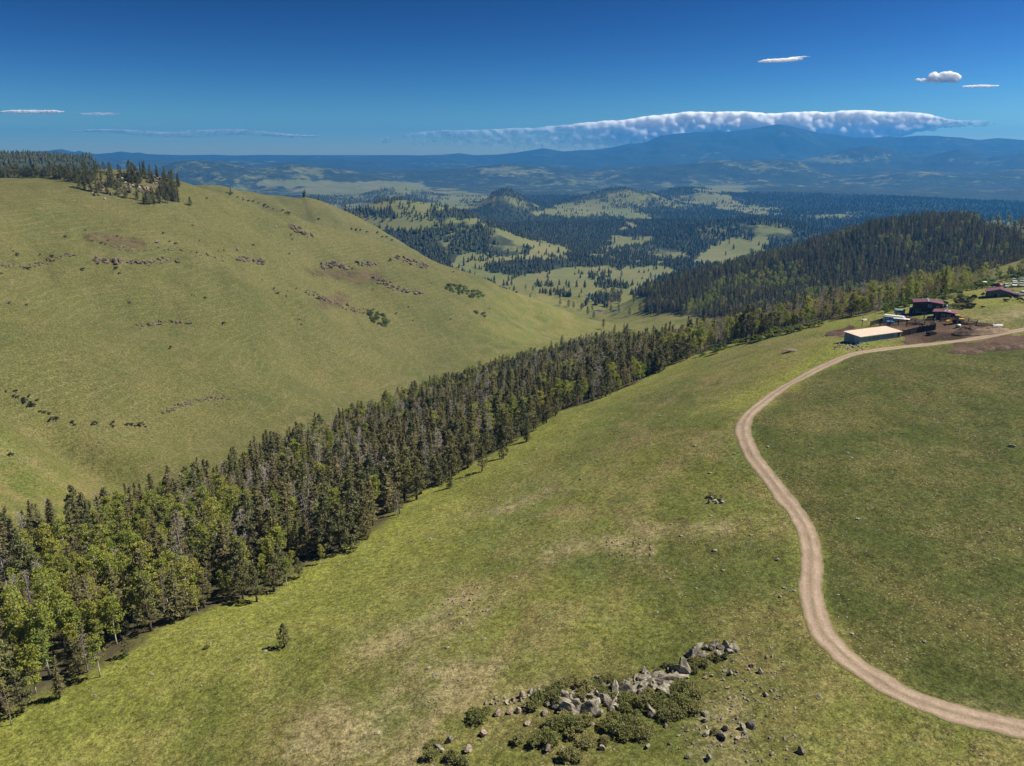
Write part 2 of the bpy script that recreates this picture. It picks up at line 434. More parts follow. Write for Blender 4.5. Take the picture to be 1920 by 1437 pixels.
M = {}
M['ground'] = ground_material()
M['fir'] = leaf_material('fir_needles', [(0.117,0.125,0.049),(0.146,0.135,0.057),(0.172,0.140,0.065),(0.101,0.114,0.052)], 0.32)
M['pine'] = leaf_material('pine_needles', [(0.169,0.174,0.073),(0.205,0.195,0.081),(0.146,0.161,0.078),(0.229,0.203,0.091)], 0.34)
M['brownfir'] = leaf_material('thinning_fir_needles', [(0.185,0.166,0.069),(0.159,0.149,0.065),(0.213,0.184,0.087),(0.152,0.155,0.059)], 0.32)
M['aspen'] = leaf_material('aspen_leaves', [(0.310,0.333,0.069),(0.270,0.305,0.063),(0.380,0.368,0.086),(0.218,0.270,0.057)], 0.48)
M['budding'] = leaf_material('budding_aspen_leaves', [(0.28,0.25,0.09),(0.26,0.21,0.10),(0.31,0.28,0.09)], 0.40)
M['twig'] = leaf_material('bare_twigs', [(0.329,0.280,0.245),(0.405,0.361,0.329),(0.263,0.215,0.175)], 0.1)
M['shrub'] = leaf_material('shrub_leaves', [(0.250,0.255,0.090),(0.200,0.220,0.075),(0.330,0.300,0.125),(0.180,0.205,0.080)], 0.40)
M['hillshrub'] = leaf_material('dark_shrub_leaves', [(0.085,0.086,0.042),(0.115,0.106,0.056)], 0.22)
M['oak'] = leaf_material('scrub_leaves', [(0.165,0.210,0.045),(0.140,0.185,0.045),(0.200,0.230,0.055)], 0.38)
M['valley'] = leaf_material('valley_pine_needles', [(0.073,0.079,0.033),(0.094,0.095,0.040),(0.079,0.086,0.040)], 0.15)
M['bark'] = plain('conifer_bark', (0.085, 0.062, 0.046), 0.95, 0.4, 3)
M['palebark'] = plain('aspen_bark', (0.42, 0.40, 0.34), 0.9, 0.35, 3)
M['greybark'] = plain('weathered_wood', (0.27, 0.245, 0.225), 0.95, 0.35, 3)
M['rock'] = rock_material('lichen_rock', (0.125,0.105,0.08), (0.34,0.305,0.245), (0.38,0.37,0.275))
M['pinkrock'] = rock_material('pink_rock', (0.26,0.19,0.145), (0.40,0.31,0.245), (0.42,0.385,0.30))
M['hillrock'] = rock_material('dark_brown_rock', (0.085,0.064,0.046), (0.185,0.138,0.100), (0.21,0.168,0.122))

# ------------------------------------------------------------------ object helpers
def link(o, parent=None):
    COL.objects.link(o)
    if parent is not None: o.parent = parent
    return o
def tag(o, label=None, cat=None, group=None, kind=None):
    for k, v in (('label', label), ('category', cat), ('group', group), ('kind', kind)):
        if v: o[k] = v
    return o
def mesh_np(name, V, Fc, mats, midx=None, smooth=False):
    V = np.asarray(V, np.float32); me = bpy.data.meshes.new(name)
    if isinstance(Fc, np.ndarray):
        k = Fc.shape[1]
        me.vertices.add(len(V)); me.vertices.foreach_set('co', V.ravel())
        me.loops.add(Fc.size); me.loops.foreach_set('vertex_index', Fc.astype(np.int32).ravel())
        me.polygons.add(len(Fc))
        me.polygons.foreach_set('loop_start', np.arange(0, Fc.size, k, dtype=np.int32))
    else:
        me.from_pydata([tuple(map(float, v)) for v in V], [], [tuple(f) for f in Fc])
    for m_ in mats: me.materials.append(m_)
    if midx is not None: me.polygons.foreach_set('material_index', np.asarray(midx, np.int32))
    me.update(calc_edges=True); me.validate()
    if smooth: me.polygons.foreach_set('use_smooth', np.ones(len(me.polygons), bool))
    return me
def obj(name, me, parent=None, loc=None, rot=None, scale=None):
    o = bpy.data.objects.new(name, me)
    if loc is not None: o.location = loc
    if rot is not None: o.rotation_euler = rot if hasattr(rot, '__len__') else (0, 0, rot)
    if scale is not None: o.scale = scale if hasattr(scale, '__len__') else (scale,) * 3
    return link(o, parent)
def empty(name, loc, rz=0.0, label=None, cat=None, group=None):
    e = bpy.data.objects.new(name, None); e.empty_display_size = 0.5
    e.location = loc; e.rotation_euler = (0, 0, rz)
    link(e); tag(e, label, cat, group)
    return e

# ------------------------------------------------------------------ ground cover, by place
wob_s = np.minimum(1, 260 / RG)
frz = sstep(900, 1500, RG)
WU = GU + frz * (fbm(GX / 110, GY / 110, 221, 5) - 0.5) * 70 + (fbm(GX / 5, GY / 5, 201, 4) - 0.5) * 50 * wob_s + (fbm(GX / 45, GY / 45, 203, 4) - 0.5) * 46
WV = GV + frz * (fbm(GX / 110, GY / 110, 223, 5) - 0.5) * 16 + (fbm(GX / 5, GY / 5, 205, 4) - 0.5) * 34 * wob_s * np.clip((GV - 560) / 200, 0.25, 1) + (fbm(GX / 45, GY / 45, 207, 4) - 0.5) * 24 * np.clip((GV - 360) / 250, 0.12, 1)
def poly_mask(polys, rlo=0, rhi=1e9):
    m = np.zeros(GX.shape, bool)
    sel = (RG > rlo) & (RG < rhi)
    for p in polys:
        m[sel] |= in_poly(p, WU[sel], WV[sel])
    return m.astype(float)
def blur(a, n=1):
    for _ in range(n):
        b_ = a.copy(); b_[1:-1] = (a[:-2] + 2 * a[1:-1] + a[2:]) / 4; a = b_
        b_ = a.copy(); b_[:, 1:-1] = (a[:, :-2] + 2 * a[:, 1:-1] + a[:, 2:]) / 4; a = b_
    return a
DIRT = [[(1541,627),(1552,618),(1575,614),(1600,611),(1610,622),(1600,634),(1570,634)],
        [(1640,604),(1700,598),(1750,594),(1790,599),(1830,606),(1868,612),(1888,622),(1868,630),(1810,638),(1760,643),(1700,649),(1690,641),(1694,632),(1690,618),(1660,612)],
        [(1770,648),(1850,640),(1880,635),(1925,632),(1925,658),(1870,661),(1820,664),(1790,657)]]
BARE = [[(1040,1217),(1085,1207),(1130,1212),(1100,1228)],[(1110,1206),(1190,1210),(1200,1222),(1140,1220)],[(1195,955),(1240,960),(1310,980),(1300,992),(1220,985)],
        [(1240,862),(1268,852),(1282,858),(1262,872)],[(690,1128),(800,1112),(800,1120),(720,1140)],
        [(560,560),(640,545),(680,570),(600,585)],[(150,432),(250,440),(300,470),(200,468),(130,455)],[(560,495),(720,500),(760,530),(680,545),(600,520)]]
DRY = [[(640,1215),(760,1170),(850,1110),(935,1120),(885,1170),(780,1205),(680,1235)],[(690,1270),(800,1215),(930,1225),(930,1290),(880,1330),(760,1320)],
       [(985,1050),(1095,1000),(1110,1025),(1010,1070)],[(880,965),(1050,915),(1110,905),(1080,930),(940,975)],[(1100,1010),(1230,1000),(1230,1050),(1130,1050)],
       [(1150,985),(1370,985),(1380,1010),(1200,1010)],[(500,1437),(560,1330),(700,1290),(820,1340),(800,1437)],[(900,1320),(1000,1270),(1080,1290),(960,1340)],
       [(1560,640),(1612,645),(1620,662),(1570,655)],[(1650,1290),(1780,1300),(1920,1345),(1920,1362),(1760,1320)],[(1790,600),(1920,575),(1920,600),(1850,612)],[(1270,1340),(1380,1300),(1420,1400),(1300,1437)]]
MEADOW = [[(900,505),(980,517),(1100,500),(1240,498),(1272,508),(1240,525),(1180,555),(1230,570),(1330,572),(1330,600),(1200,615),(1120,625),(1000,575),(930,540),(820,497),(840,480),(900,475),(935,484),(1060,473),(1070,488),(1000,488),(880,494)],
          [(930,430),(965,435),(1000,450),(1030,456),(1065,460),(1052,480),(978,478),(985,465),(940,446)],
          [(990,402),(1060,385),(1100,386),(1140,392),(1180,391),(1215,400),(1212,408),(1185,412),(1170,405),(1060,402)],
          [(1138,432),(1185,412),(1202,412),(1150,434)],[(1165,440),(1222,446),(1226,456),(1180,457),(1130,472),(1140,455)],
          [(1305,482),(1335,462),(1355,447),(1390,452),(1418,449),(1432,468),(1395,486),(1360,497),(1305,497),(1322,486)],
          [(1285,372),(1350,364),(1385,378),(1440,388),(1478,387),(1440,401),(1400,402),(1370,393),(1300,378)],
          [(1475,405),(1530,405),(1600,402),(1618,410),(1540,413)],
          [(655,398),(700,402),(725,413),(800,410),(835,424),(790,436),(740,440),(700,427)],
          [(1290,357),(1390,348),(1420,352),(1380,360),(1330,363)],
          [(745,397),(820,394),(815,402),(750,404)],[(870,400),(925,402),(925,406),(870,405)],[(830,414),(900,413),(900,418),(840,419)],
          [(470,341),(520,337),(640,340),(700,343),(700,349),(600,347),(560,350),(500,350)],[(590,352),(690,358),(690,362),(600,358)],
          [(690,346),(730,341),(800,344),(800,352),(760,360),(700,352)],[(640,388),(760,378),(880,378),(915,386),(850,393),(700,394)],
          [(800,372),(860,366),(930,368),(910,378),(840,378)],
          [(1830,420),(1880,415),(1925,428),(1925,448),(1880,436)],[(1290,588),(1335,572),(1350,578),(1320,592)]]
SPARSE = [[(560,350),(700,345),(960,365),(920,392),(640,397)],[(740,420),(830,412),(950,430),(980,470),(900,490),(800,470)],[(1100,455),(1250,455),(1300,480),(1250,495),(1100,490)],[(1300,420),(1480,415),(1480,450),(1300,450)],
          [(1060,362),(1320,358),(1320,388),(1100,388)],[(900,365),(985,372),(1000,392),(900,392)]]
dirt = blur(poly_mask(DIRT, 0, 500), 2)
bare = blur(poly_mask(BARE, 0, 900), 5)
dry = blur(poly_mask(DRY, 0, 500), 9)
meadow = blur(poly_mask(MEADOW, 700, 9500), 1)
sparse = blur(poly_mask(SPARSE, 1000, 12000), 2)
FOREST = (1 - meadow) * (1 - 0.42 * sparse) * (0.72 + 0.55 * (fbm(GX / 500, GY / 500, 81, 4) - 0.25)) * sstep(1080, 1300, RG)
hb = poly_mask([[(1490,300),(1560,291),(1640,289),(1700,298),(1620,305),(1520,307)],[(1700,300),(1790,294),(1870,300),(1900,308),(1800,306)],[(1300,300),(1380,306),(1440,318),(1360,316)],[(900,318),(1010,322),(1000,328),(910,326)],[(540,312),(640,320),(650,328),(560,322)]], 4500, 9800)
FOREST = FOREST * (1 - 0.42 * blur(hb, 3))
FOREST = np.clip(FOREST, 0, 1) * (1 - 0.24 * sstep(3800, 5200, RG) * (1 - 0.75 * sstep(5600, 7600, RG)))

# wooded ground: the belt between the meadow and the valley
NEAR_EDGE = [(-160,1455),(0,1372),(120,1312),(230,1250),(330,1185),(400,1152),(530,1120),(600,1062),(650,1042),(740,980),(800,925),(870,885),(985,822),(1060,772),(1130,748),(1200,718),(1250,690),(1300,668),(1400,637),(1500,612),(1600,594),(1650,585),(1700,572),(1745,560),(1800,550),(1840,534),(1900,519),(1960,510),(2080,496)]
FAR_EDGE = [(-160,1010),(0,955),(150,915),(275,898),(420,850),(560,790),(690,748),(790,708),(900,673),(1000,648),(1100,625),(1170,610)]
FAR_TOP2 = [(1240,600),(1330,588),(1400,576),(1500,548),(1600,532),(1700,510),(1800,492),(1920,464),(2020,446),(2100,430)]
near_w = [hit(u, v)[:2] for u, v in NEAR_EDGE]
far_w = [hit(u, v, 11.0)[:2] for u, v in FAR_EDGE]
far2_w = []
for u, v in FAR_TOP2:
    d = ray(u, v); h = math.hypot(d[0], d[1]); t = 450 if u < 1600 else 510
    if u < 1300: t = 520
    far2_w.append(np.array([d[0] / h * t, d[1] / h * t]))
BELT = [tuple(p) for p in near_w] + [tuple(p) for p in far2_w[::-1]] + [tuple(p) for p in far_w[::-1]]
HILLWOOD = [hit(u, v, 0, 640) for u, v in [(1185,570),(1250,545),(1380,506),(1500,474),(1620,437),(1720,422),(1800,421),(1830,424)]]
HILLWOOD = [tuple(p[:2] * 1.05) for p in HILLWOOD] + [(640,880),(600,760),(520,640),(400,560),(300,570),(205,690),(150,860),(165,925)]
def seg_dist(px, py, line):
    best = np.full(np.shape(px), 1e9)
    for (x1, y1), (x2, y2) in zip(line[:-1], line[1:]):
        dx, dy = x2 - x1, y2 - y1
        t = np.clip(((px - x1) * dx + (py - y1) * dy) / (dx * dx + dy * dy + 1e-9), 0, 1)
        best = np.minimum(best, np.hypot(px - x1 - t * dx, py - y1 - t * dy))
    return best
floor_ = in_poly(BELT, GX, GY).astype(float) * sstep(1.5, 6.0, seg_dist(GX, GY, [tuple(p) for p in near_w]) + (fbm(GX / 4, GY / 4, 211, 3) - 0.5) * 6)
floor_ = blur(floor_, 2)
floor_ = np.maximum(floor_, blur(in_poly(HILLWOOD, GX, GY).astype(float), 2))
edge_d = seg_dist(GX, GY, [tuple(p) for p in near_w])
lush = np.clip(1 - edge_d / 38, 0, 1) * (RG < 500) + 0.5 * np.clip(1 - seg_dist(GX, GY, [tuple(p) for p in far_w]) / 25, 0, 1) * (RG < 700)
LUSH = [[(1560,636),(1600,640),(1700,650),(1560,700),(1400,760),(1330,760),(1500,680)],[(1690,655),(1800,662),(1900,665),(1920,700),(1700,690)],[(1540,600),(1600,596),(1650,600),(1600,610),(1545,616)],
        [(1800,560),(1920,560),(1920,580),(1830,578)]]
lush = np.clip(np.maximum(lush, 0.8 * blur(poly_mask(LUSH, 0, 420), 6)), 0, 1)
hillz = sstep(20, -60, GX + (GY - 700) * -0.05) * sstep(230, 330, GY) * (1 - sstep(1050, 1400, RG))
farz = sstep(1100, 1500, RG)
GREEN = [[(1400,790),(1450,745),(1540,695),(1620,668),(1780,650),(1960,660),(1960,1370),(1840,1340),(1700,1290),(1600,1230),(1550,1150),(1548,1040),(1510,960),(1440,870)],
         [(900,1060),(1100,1050),(1300,1000),(1480,1000),(1500,1160),(1540,1230),(1480,1437),(900,1437),(1000,1260),(1260,1200),(1200,1100)]]
greenz = blur(np.maximum(poly_mask(GREEN[:1], 0, 420), 0.55 * poly_mask(GREEN[1:], 0, 420)), 10)
gv = np.stack([GX, GY, GZ + CZ], -1).reshape(-1, 3)
nr, na = GX.shape
ii, jj = np.meshgrid(np.arange(nr - 1), np.arange(na - 1), indexing='ij')
k0 = (ii * na + jj).ravel()
gf = np.stack([k0, k0 + na, k0 + na + 1, k0 + 1], -1)[:, ::-1]
gme = mesh_np('ground', gv, np.ascontiguousarray(gf), [M['ground']], smooth=True)
for nm, ch in (('cover', (np.maximum(dirt, 0.52 * bare), FOREST, dry, lush)), ('zone', (hillz, farz, floor_, greenz))):
    a = gme.color_attributes.new(nm, 'FLOAT_COLOR', 'POINT')
    a.data.foreach_set('color', np.stack(ch, -1).astype(np.float32).ravel())
ground = tag(obj('ground', gme), 'rolling green meadow hills, wooded valley and far mountain ranges', 'ground', kind='structure')

# ------------------------------------------------------------------ dirt road
ROAD = [(2010,1392),(1960,1380),(1900,1364),(1820,1346),(1740,1322),(1660,1284),(1590,1235),(1545,1190),(1525,1140),(1520,1085),(1522,1040),(1512,995),(1488,955),(1450,905),(1415,862),(1397,825),(1394,797),(1410,772),(1450,740),(1505,708),(1560,680),(1600,665),(1660,655),(1720,648.5),(1780,642),(1830,635),(1880,626),(1925,617),(1990,605)]
rw = np.array([hit(u, v)[:2] for u, v in ROAD])
def catmull(p, n=14):
    o = []
    q_ = np.vstack([2 * p[0] - p[1], p, 2 * p[-1] - p[-2]])
    for i in range(1, len(q_) - 2):
        for t in np.linspace(0, 1, n, endpoint=False):
            a, b_, c, d = q_[i - 1], q_[i], q_[i + 1], q_[i + 2]
            o.append(0.5 * (2 * b_ + (c - a) * t + (2 * a - 5 * b_ + 4 * c - d) * t ** 2 + (3 * b_ - a - 3 * c + d) * t ** 3))
    o.append(p[-1]); return np.array(o)
rc = catmull(rw)
for _ in range(6): rc[1:-1] = (rc[:-2] + 2 * rc[1:-1] + rc[2:]) / 4
sl = np.r_[0, np.cumsum(np.hypot(*np.diff(rc, axis=0).T))]
ss = np.arange(0, sl[-1], 0.6)
rc = np.stack([np.interp(ss, sl, rc[:, 0]), np.interp(ss, sl, rc[:, 1])], -1)
ROADC = rc
tg = np.gradient(rc, axis=0); tg /= np.linalg.norm(tg, axis=1)[:, None]
nrm = np.stack([-tg[:, 1], tg[:, 0]], -1)
cross = np.array([-1, -0.86, -0.62, -0.48, -0.34, -0.15, 0, 0.15, 0.34, 0.48, 0.62, 0.86, 1.0])
prof = np.array([0.015, 0.075, 0.06, 0.03, 0.06, 0.10, 0.11, 0.10, 0.06, 0.03, 0.06, 0.075, 0.015])
rv = []
for i, (c, n_) in enumerate(zip(rc, nrm)):
    wl_ = 1.85 + 0.7 * (float(fbm(i * 0.11, 3.0, 5, 3)) - 0.5) + 0.28 * (float(fbm(i * 0.6, 9.0, 6, 2)) - 0.5)
    wr_ = 1.85 + 0.7 * (float(fbm(i * 0.11, 30.0, 5, 3)) - 0.5) + 0.28 * (float(fbm(i * 0.6, 40.0, 6, 2)) - 0.5)
    for s, h_ in zip(cross, prof):
        p = c + n_ * s * (wr_ if s > 0 else wl_)
        rv.append((p[0], p[1], float(gz(p[0], p[1])) + CZ + h_ * 0.8 + 0.02))
nc = len(cross); k = np.arange(len(rc) - 1)[:, None] * nc + np.arange(nc - 1)[None]
k = k.ravel()
rf = np.stack([k, k + 1, k + nc + 1, k + nc], -1)
def road_material():
    m, nt, b = mat('dirt_road', 0.97, 0.1)
    pos = N(nt, 'ShaderNodeNewGeometry').outputs['Position']
    at = N(nt, 'ShaderNodeAttribute', attribute_name='across')
    a = mth(nt, 'ABSOLUTE', mth(nt, 'SUBTRACT', at.outputs['Fac'], 0.5))
    n1 = noise(nt, pos, 0.5, 5, 0.65); n2 = noise(nt, pos, 3.0, 4, 0.7)
    c = mixc(nt, remap(nt, n1, 0.35, 0.68), (0.245, 0.178, 0.130), (0.340, 0.258, 0.195))
    strip = mth(nt, 'MULTIPLY', remap(nt, a, 0.04, 0.12, 1, 0), remap(nt, n1, 0.35, 0.6))
    c = mixc(nt, mth(nt, 'MULTIPLY', strip, 0.8), c, (0.165, 0.140, 0.082))
    rut = mth(nt, 'MULTIPLY', remap(nt, mth(nt, 'ABSOLUTE', mth(nt, 'SUBTRACT', a, 0.235)), 0.02, 0.09, 1, 0), 0.35)
    c = mixc(nt, rut, c, (0.37, 0.29, 0.225))
    c = mixc(nt, mth(nt, 'MULTIPLY', remap(nt, mth(nt, 'ADD', a, mth(nt, 'MULTIPLY', mth(nt, 'MULTIPLY', mth(nt, 'SUBTRACT', n1, 0.5), 1.0), 0.35)), 0.36, 0.47), 0.85), c, (0.125, 0.120, 0.045))
    c = mixc(nt, 1.0, c, remap(nt, n2, 0.28, 0.72, 0.78, 1.2), 'MULTIPLY')
    nt.links.new(c, b.inputs['Base Color'])
    nt.links.new(bumpn(nt, n2, 0.08, 0.7), b.inputs['Normal'])
    return m
rme = mesh_np('dirt_road', rv, rf, [road_material()], smooth=True)
at_ = rme.attributes.new('across', 'FLOAT', 'POINT')
at_.data.foreach_set('value', np.tile((cross + 1) / 2, len(rc)).astype(np.float32))
tag(obj('dirt_road', rme), 'winding two-track dirt road across the green ridge to the ranch', 'road', kind='structure')

# ------------------------------------------------------------------ plant meshes
def rand_unit(n, g):
    v = g.normal(size=(n, 3)); return v / np.linalg.norm(v, axis=1)[:, None]
def diamonds(C, A, B):                       # n leaf sprays: centre, long half axis, short half axis
    n = len(C)
    V = np.empty((n, 4, 3)); V[:, 0] = C - A; V[:, 1] = C + B - A * 0.1; V[:, 2] = C + A; V[:, 3] = C - B - A * 0.1
    return V.reshape(-1, 3), np.arange(n * 4).reshape(n, 4)
def tube(path, rad, seg=6):
    path = np.asarray(path, float); V, Fc = [], []
    for i, p in enumerate(path):
        t = path[min(i + 1, len(path) - 1)] - path[max(i - 1, 0)]; t = t / (np.linalg.norm(t) + 1e-9)
        a = np.cross(t, [0.3, 0.9, 0.2]); a /= np.linalg.norm(a); b_ = np.cross(t, a)
        for k_ in range(seg):
            w = 2 * math.pi * k_ / seg
            V.append(p + (a * math.cos(w) + b_ * math.sin(w)) * rad[i])
    for i in range(len(path) - 1):
        for k_ in range(seg):
            Fc.append((i * seg + k_, i * seg + (k_ + 1) % seg, (i + 1) * seg + (k_ + 1) % seg, (i + 1) * seg + k_))
    Fc.append(tuple(range(seg))[::-1]); Fc.append(tuple(range((len(path) - 1) * seg, len(path) * seg)))
    return V, Fc
class Acc:
    def __init__(s): s.V, s.F, s.n = [], [], 0
    def add(s, V, Fc):
        V = np.asarray(V, float); s.V.append(V)
        s.F.extend([tuple(int(i) + s.n for i in f) for f in Fc]); s.n += len(V)
    def mesh(s, name, m_, smooth=False):
        return mesh_np(name, np.vstack(s.V), s.F, [m_], smooth=smooth)
def trunk_acc(H, r0, g, seg=7, lean=0.3, top=0.96, bend=6):
    a = Acc()
    zs = np.linspace(-0.5, H * top, bend)
    off = np.cumsum(g.normal(0, lean / bend, (bend, 2)), axis=0); off[0] = 0; off[1] *= 0.3
    path = np.c_[off, zs]
    rad = r0 * (1 - np.linspace(0, 1, bend) ** 1.1 * 0.9); rad[0] *= 1.35
    a.add(*tube(path, rad, seg))
    return a, lambda z: np.array([np.interp(z, zs, off[:, 0]), np.interp(z, zs, off[:, 1])])

def conifer(seed, H, Rm, base, lod=0, thin=1.0, kind='fir'):
    g = np.random.default_rng(seed)
    tr, ax = trunk_acc(H, 0.020 * H * (0.9 if kind == 'fir' else 1.05), g, 7 if lod == 0 else 4)
    C, A, B = [], [], []
    step = (0.42, 0.8)[lod] ; z = base * H
    while z < H - 0.1:
        t = (z - base * H) / (H * (1 - base))
        env = ((1 - t) ** 0.72 + 0.03) * (0.55 + 0.45 * min(1, t / 0.12)) if kind == 'fir' else (math.sin(math.pi * min(1, 0.16 + 0.80 * t ** 0.85)) ** 0.8)
        nb = int((7, 5)[lod] * (0.6 + 0.6 * g.random()) * (0.6 + 0.5 * (1 - t)))
        az0 = g.random() * 6.28
        for k_ in range(max(3, nb)):
            if g.random() > thin: continue
            az = az0 + 6.28 * k_ / max(3, nb) + g.normal(0, 0.25)
            r = max(0.25, Rm * env * (0.6 + 0.55 * g.random()))
            zz = z + g.normal(0, 0.15)
            slope = (-0.28 + 0.55 * t) if kind == 'fir' else (0.05 + 0.4 * t)
            n = max(2, int(r / (0.36, 0.75)[lod]))
            c0 = ax(zz)
            d = np.array([math.cos(az), math.sin(az), slope]); sd = np.array([-math.sin(az), math.cos(az), 0])
            if lod == 0 and r > 0.5:
                e = np.r_[c0 + d[:2] * r * 0.85, zz + slope * r * 0.85]
                tr.add(*tube([np.r_[c0, zz], e], [0.035 * (1.2 - t), 0.012], 3))
            for q_ in range(n):
                s = (q_ + 0.7 + 0.3 * g.random()) / n * r
                w = (0.30 + 0.16 * (1 - s / (r + .01))) * (1.0, 1.9)[lod]
                for rep in range(2 if lod == 0 else 1):
                    side = g.normal(0, 0.30) * (0.5 + 0.6 * s)*0.7
                    c = np.r_[c0, zz] + d * s + sd * side + g.normal(0, 0.09, 3)
                    dv = d + sd * g.normal(0, 0.7) + np.array([0, 0, g.normal(0, 0.35)]); dv /= np.linalg.norm(dv)
                    pv = np.cross(dv, [0, 0, 1]); pv /= np.linalg.norm(pv) + 1e-9
                    pv = pv + np.array([0, 0, g.normal(0, 0.6)]); pv /= np.linalg.norm(pv)
                    C.append(c); A.append(dv * w * g.uniform(0.8, 1.3)); B.append(pv * w * g.uniform(0.35, 0.6))
        z += step * g.uniform(0.8, 1.2)
    for k_ in range(4):
        C.append(np.r_[ax(H), H - 0.25]); A.append(np.array([g.normal(0, .08), g.normal(0, .08), 0.42])); B.append(rand_unit(1, g)[0] * 0.12)
    return tr, diamonds(np.array(C), np.array(A), np.array(B))

def ponderosa(seed, H, Rm, base, lod=0, nclump=46):
    g = np.random.default_rng(seed)
    tr, ax = trunk_acc(H, 0.024 * H, g, 7 if lod == 0 else 4, lean=0.5)
    C, A, B = [], [], []
    if lod: nclump = nclump // 2
    for k_ in range(nclump):
        t = (k_ + g.random()) / nclump
        env = (0.62 + 0.38 * math.sin(math.pi * min(1, t * 1.15))) * (1 - t ** 3.2) + 0.08
        az = k_ * 2.4 + g.normal(0, 0.5); r = Rm * env * (0.35 + 0.65 * g.random() ** 0.6)
        z = H * (base + (0.97 - base) * t)
        c0 = np.r_[ax(z), z]; c = c0 + np.array([math.cos(az) * r, math.sin(az) * r, 0.12 * r + g.normal(0, 0.2)])
        if lod == 0: tr.add(*tube([c0 - [0, 0, 0.2 * r], (c0 + c) / 2 + g.normal(0, .08, 3), c], [0.05, 0.035, 0.015], 3))
        cr = Rm * 0.27 * (1.15 - 0.4 * t) * g.uniform(0.75, 1.25)
        n = (34, 12)[lod]
        u_ = rand_unit(n, g); u_[:, 2] = u_[:, 2] * 0.75 + 0.1
        rad = cr * g.uniform(0.45, 1.05, n) ** 0.7
        pc = c + u_ * rad[:, None]
        w = g.uniform(0.16, 0.30, n) * (1.15, 2.0)[lod]
        dv = u_ + g.normal(0, 0.6, (n, 3)); dv /= np.linalg.norm(dv, axis=1)[:, None]
        pv = np.cross(dv, rand_unit(n, g)); pv /= np.linalg.norm(pv, axis=1)[:, None] + 1e-9
        C.append(pc); A.append(dv * w[:, None]); B.append(pv * (w * 0.55)[:, None])
    return tr, diamonds(np.vstack(C), np.vstack(A), np.vstack(B))

def aspen(seed, H, Rm, base, lod=0, nclump=44, leaves=34, leaf=0.17, stems=1):
    g = np.random.default_rng(seed)
    tr, ax = trunk_acc(H, 0.013 * H, g, 6 if lod == 0 else 4, lean=0.8)
    C, A, B = [], [], []
    if lod: nclump //= 2; leaves = 11; leaf *= 2.1
    for k_ in range(nclump):
        t = g.random()
        env = math.sin(math.pi * (0.14 + 0.80 * t)) ** 0.7
        az = g.random() * 6.28; r = Rm * env * g.random() ** 0.55
        z = H * (base + (0.97 - base) * t)
        c0 = np.r_[ax(z - 0.35 * r), z - 0.35 * r]; c = np.r_[ax(z)[0] + math.cos(az) * r, ax(z)[1] + math.sin(az) * r, z]
        if lod == 0 and r > 0.3: tr.add(*tube([c0, (c0 + c) / 2 + [0, 0, 0.08], c], [0.035, 0.022, 0.01], 3))
        cr = Rm * 0.36 * g.uniform(0.6, 1.15)
        n = leaves
        u_ = rand_unit(n, g)
        pc = c + u_ * (cr * g.uniform(0.3, 1.0, n) ** 0.6)[:, None] * [1, 1, 0.85]
        w = leaf * g.uniform(0.75, 1.3, n)
        dv = rand_unit(n, g); pv = np.cross(dv, rand_unit(n, g)); pv /= np.linalg.norm(pv, axis=1)[:, None] + 1e-9
        C.append(pc); A.append(dv * w[:, None]); B.append(pv * (w * 0.8)[:, None])
    return tr, diamonds(np.vstack(C), np.vstack(A), np.vstack(B))

def snag(seed, H, lod=0, n=46, conif=True):
    g = np.random.default_rng(seed)
    tr, ax = trunk_acc(H, 0.017 * H, g, 6 if lod == 0 else 4, lean=0.6)
    C, A, B = [], [], []
    if lod: n = n // 2
    for k_ in range(n):
        t = 0.15 + 0.83 * (k_ + g.random()) / n
        z = t * H; az = k_ * 2.4 + g.normal(0, .4)
        r = (1 - t) ** 0.7 * H * 0.15 * g.uniform(0.5, 1.2) + 0.25
        sl_ = (-0.15 if conif else 0.75) + g.normal(0, 0.15)
        d = np.array([math.cos(az), math.sin(az), sl_]); d /= np.linalg.norm(d)
        c0 = np.r_[ax(z), z]
        tr.add(*tube([c0, c0 + d * r], [0.05 * (1.1 - t) + 0.012, 0.012], 3))
        for q_ in range((7, 3)[lod]):
            s = g.uniform(0.3, 1.0) * r
            tw = d + g.normal(0, 0.55, 3); tw /= np.linalg.norm(tw)
            ln = g.uniform(0.25, 0.6) * (1, 1.5)[lod]
            pv = np.cross(tw, rand_unit(1, g)[0]); pv /= np.linalg.norm(pv)
            C.append(c0 + d * s + tw * ln); A.append(tw * ln); B.append(pv * (0.028, 0.06)[lod])
    return tr, diamonds(np.array(C), np.array(A), np.array(B))

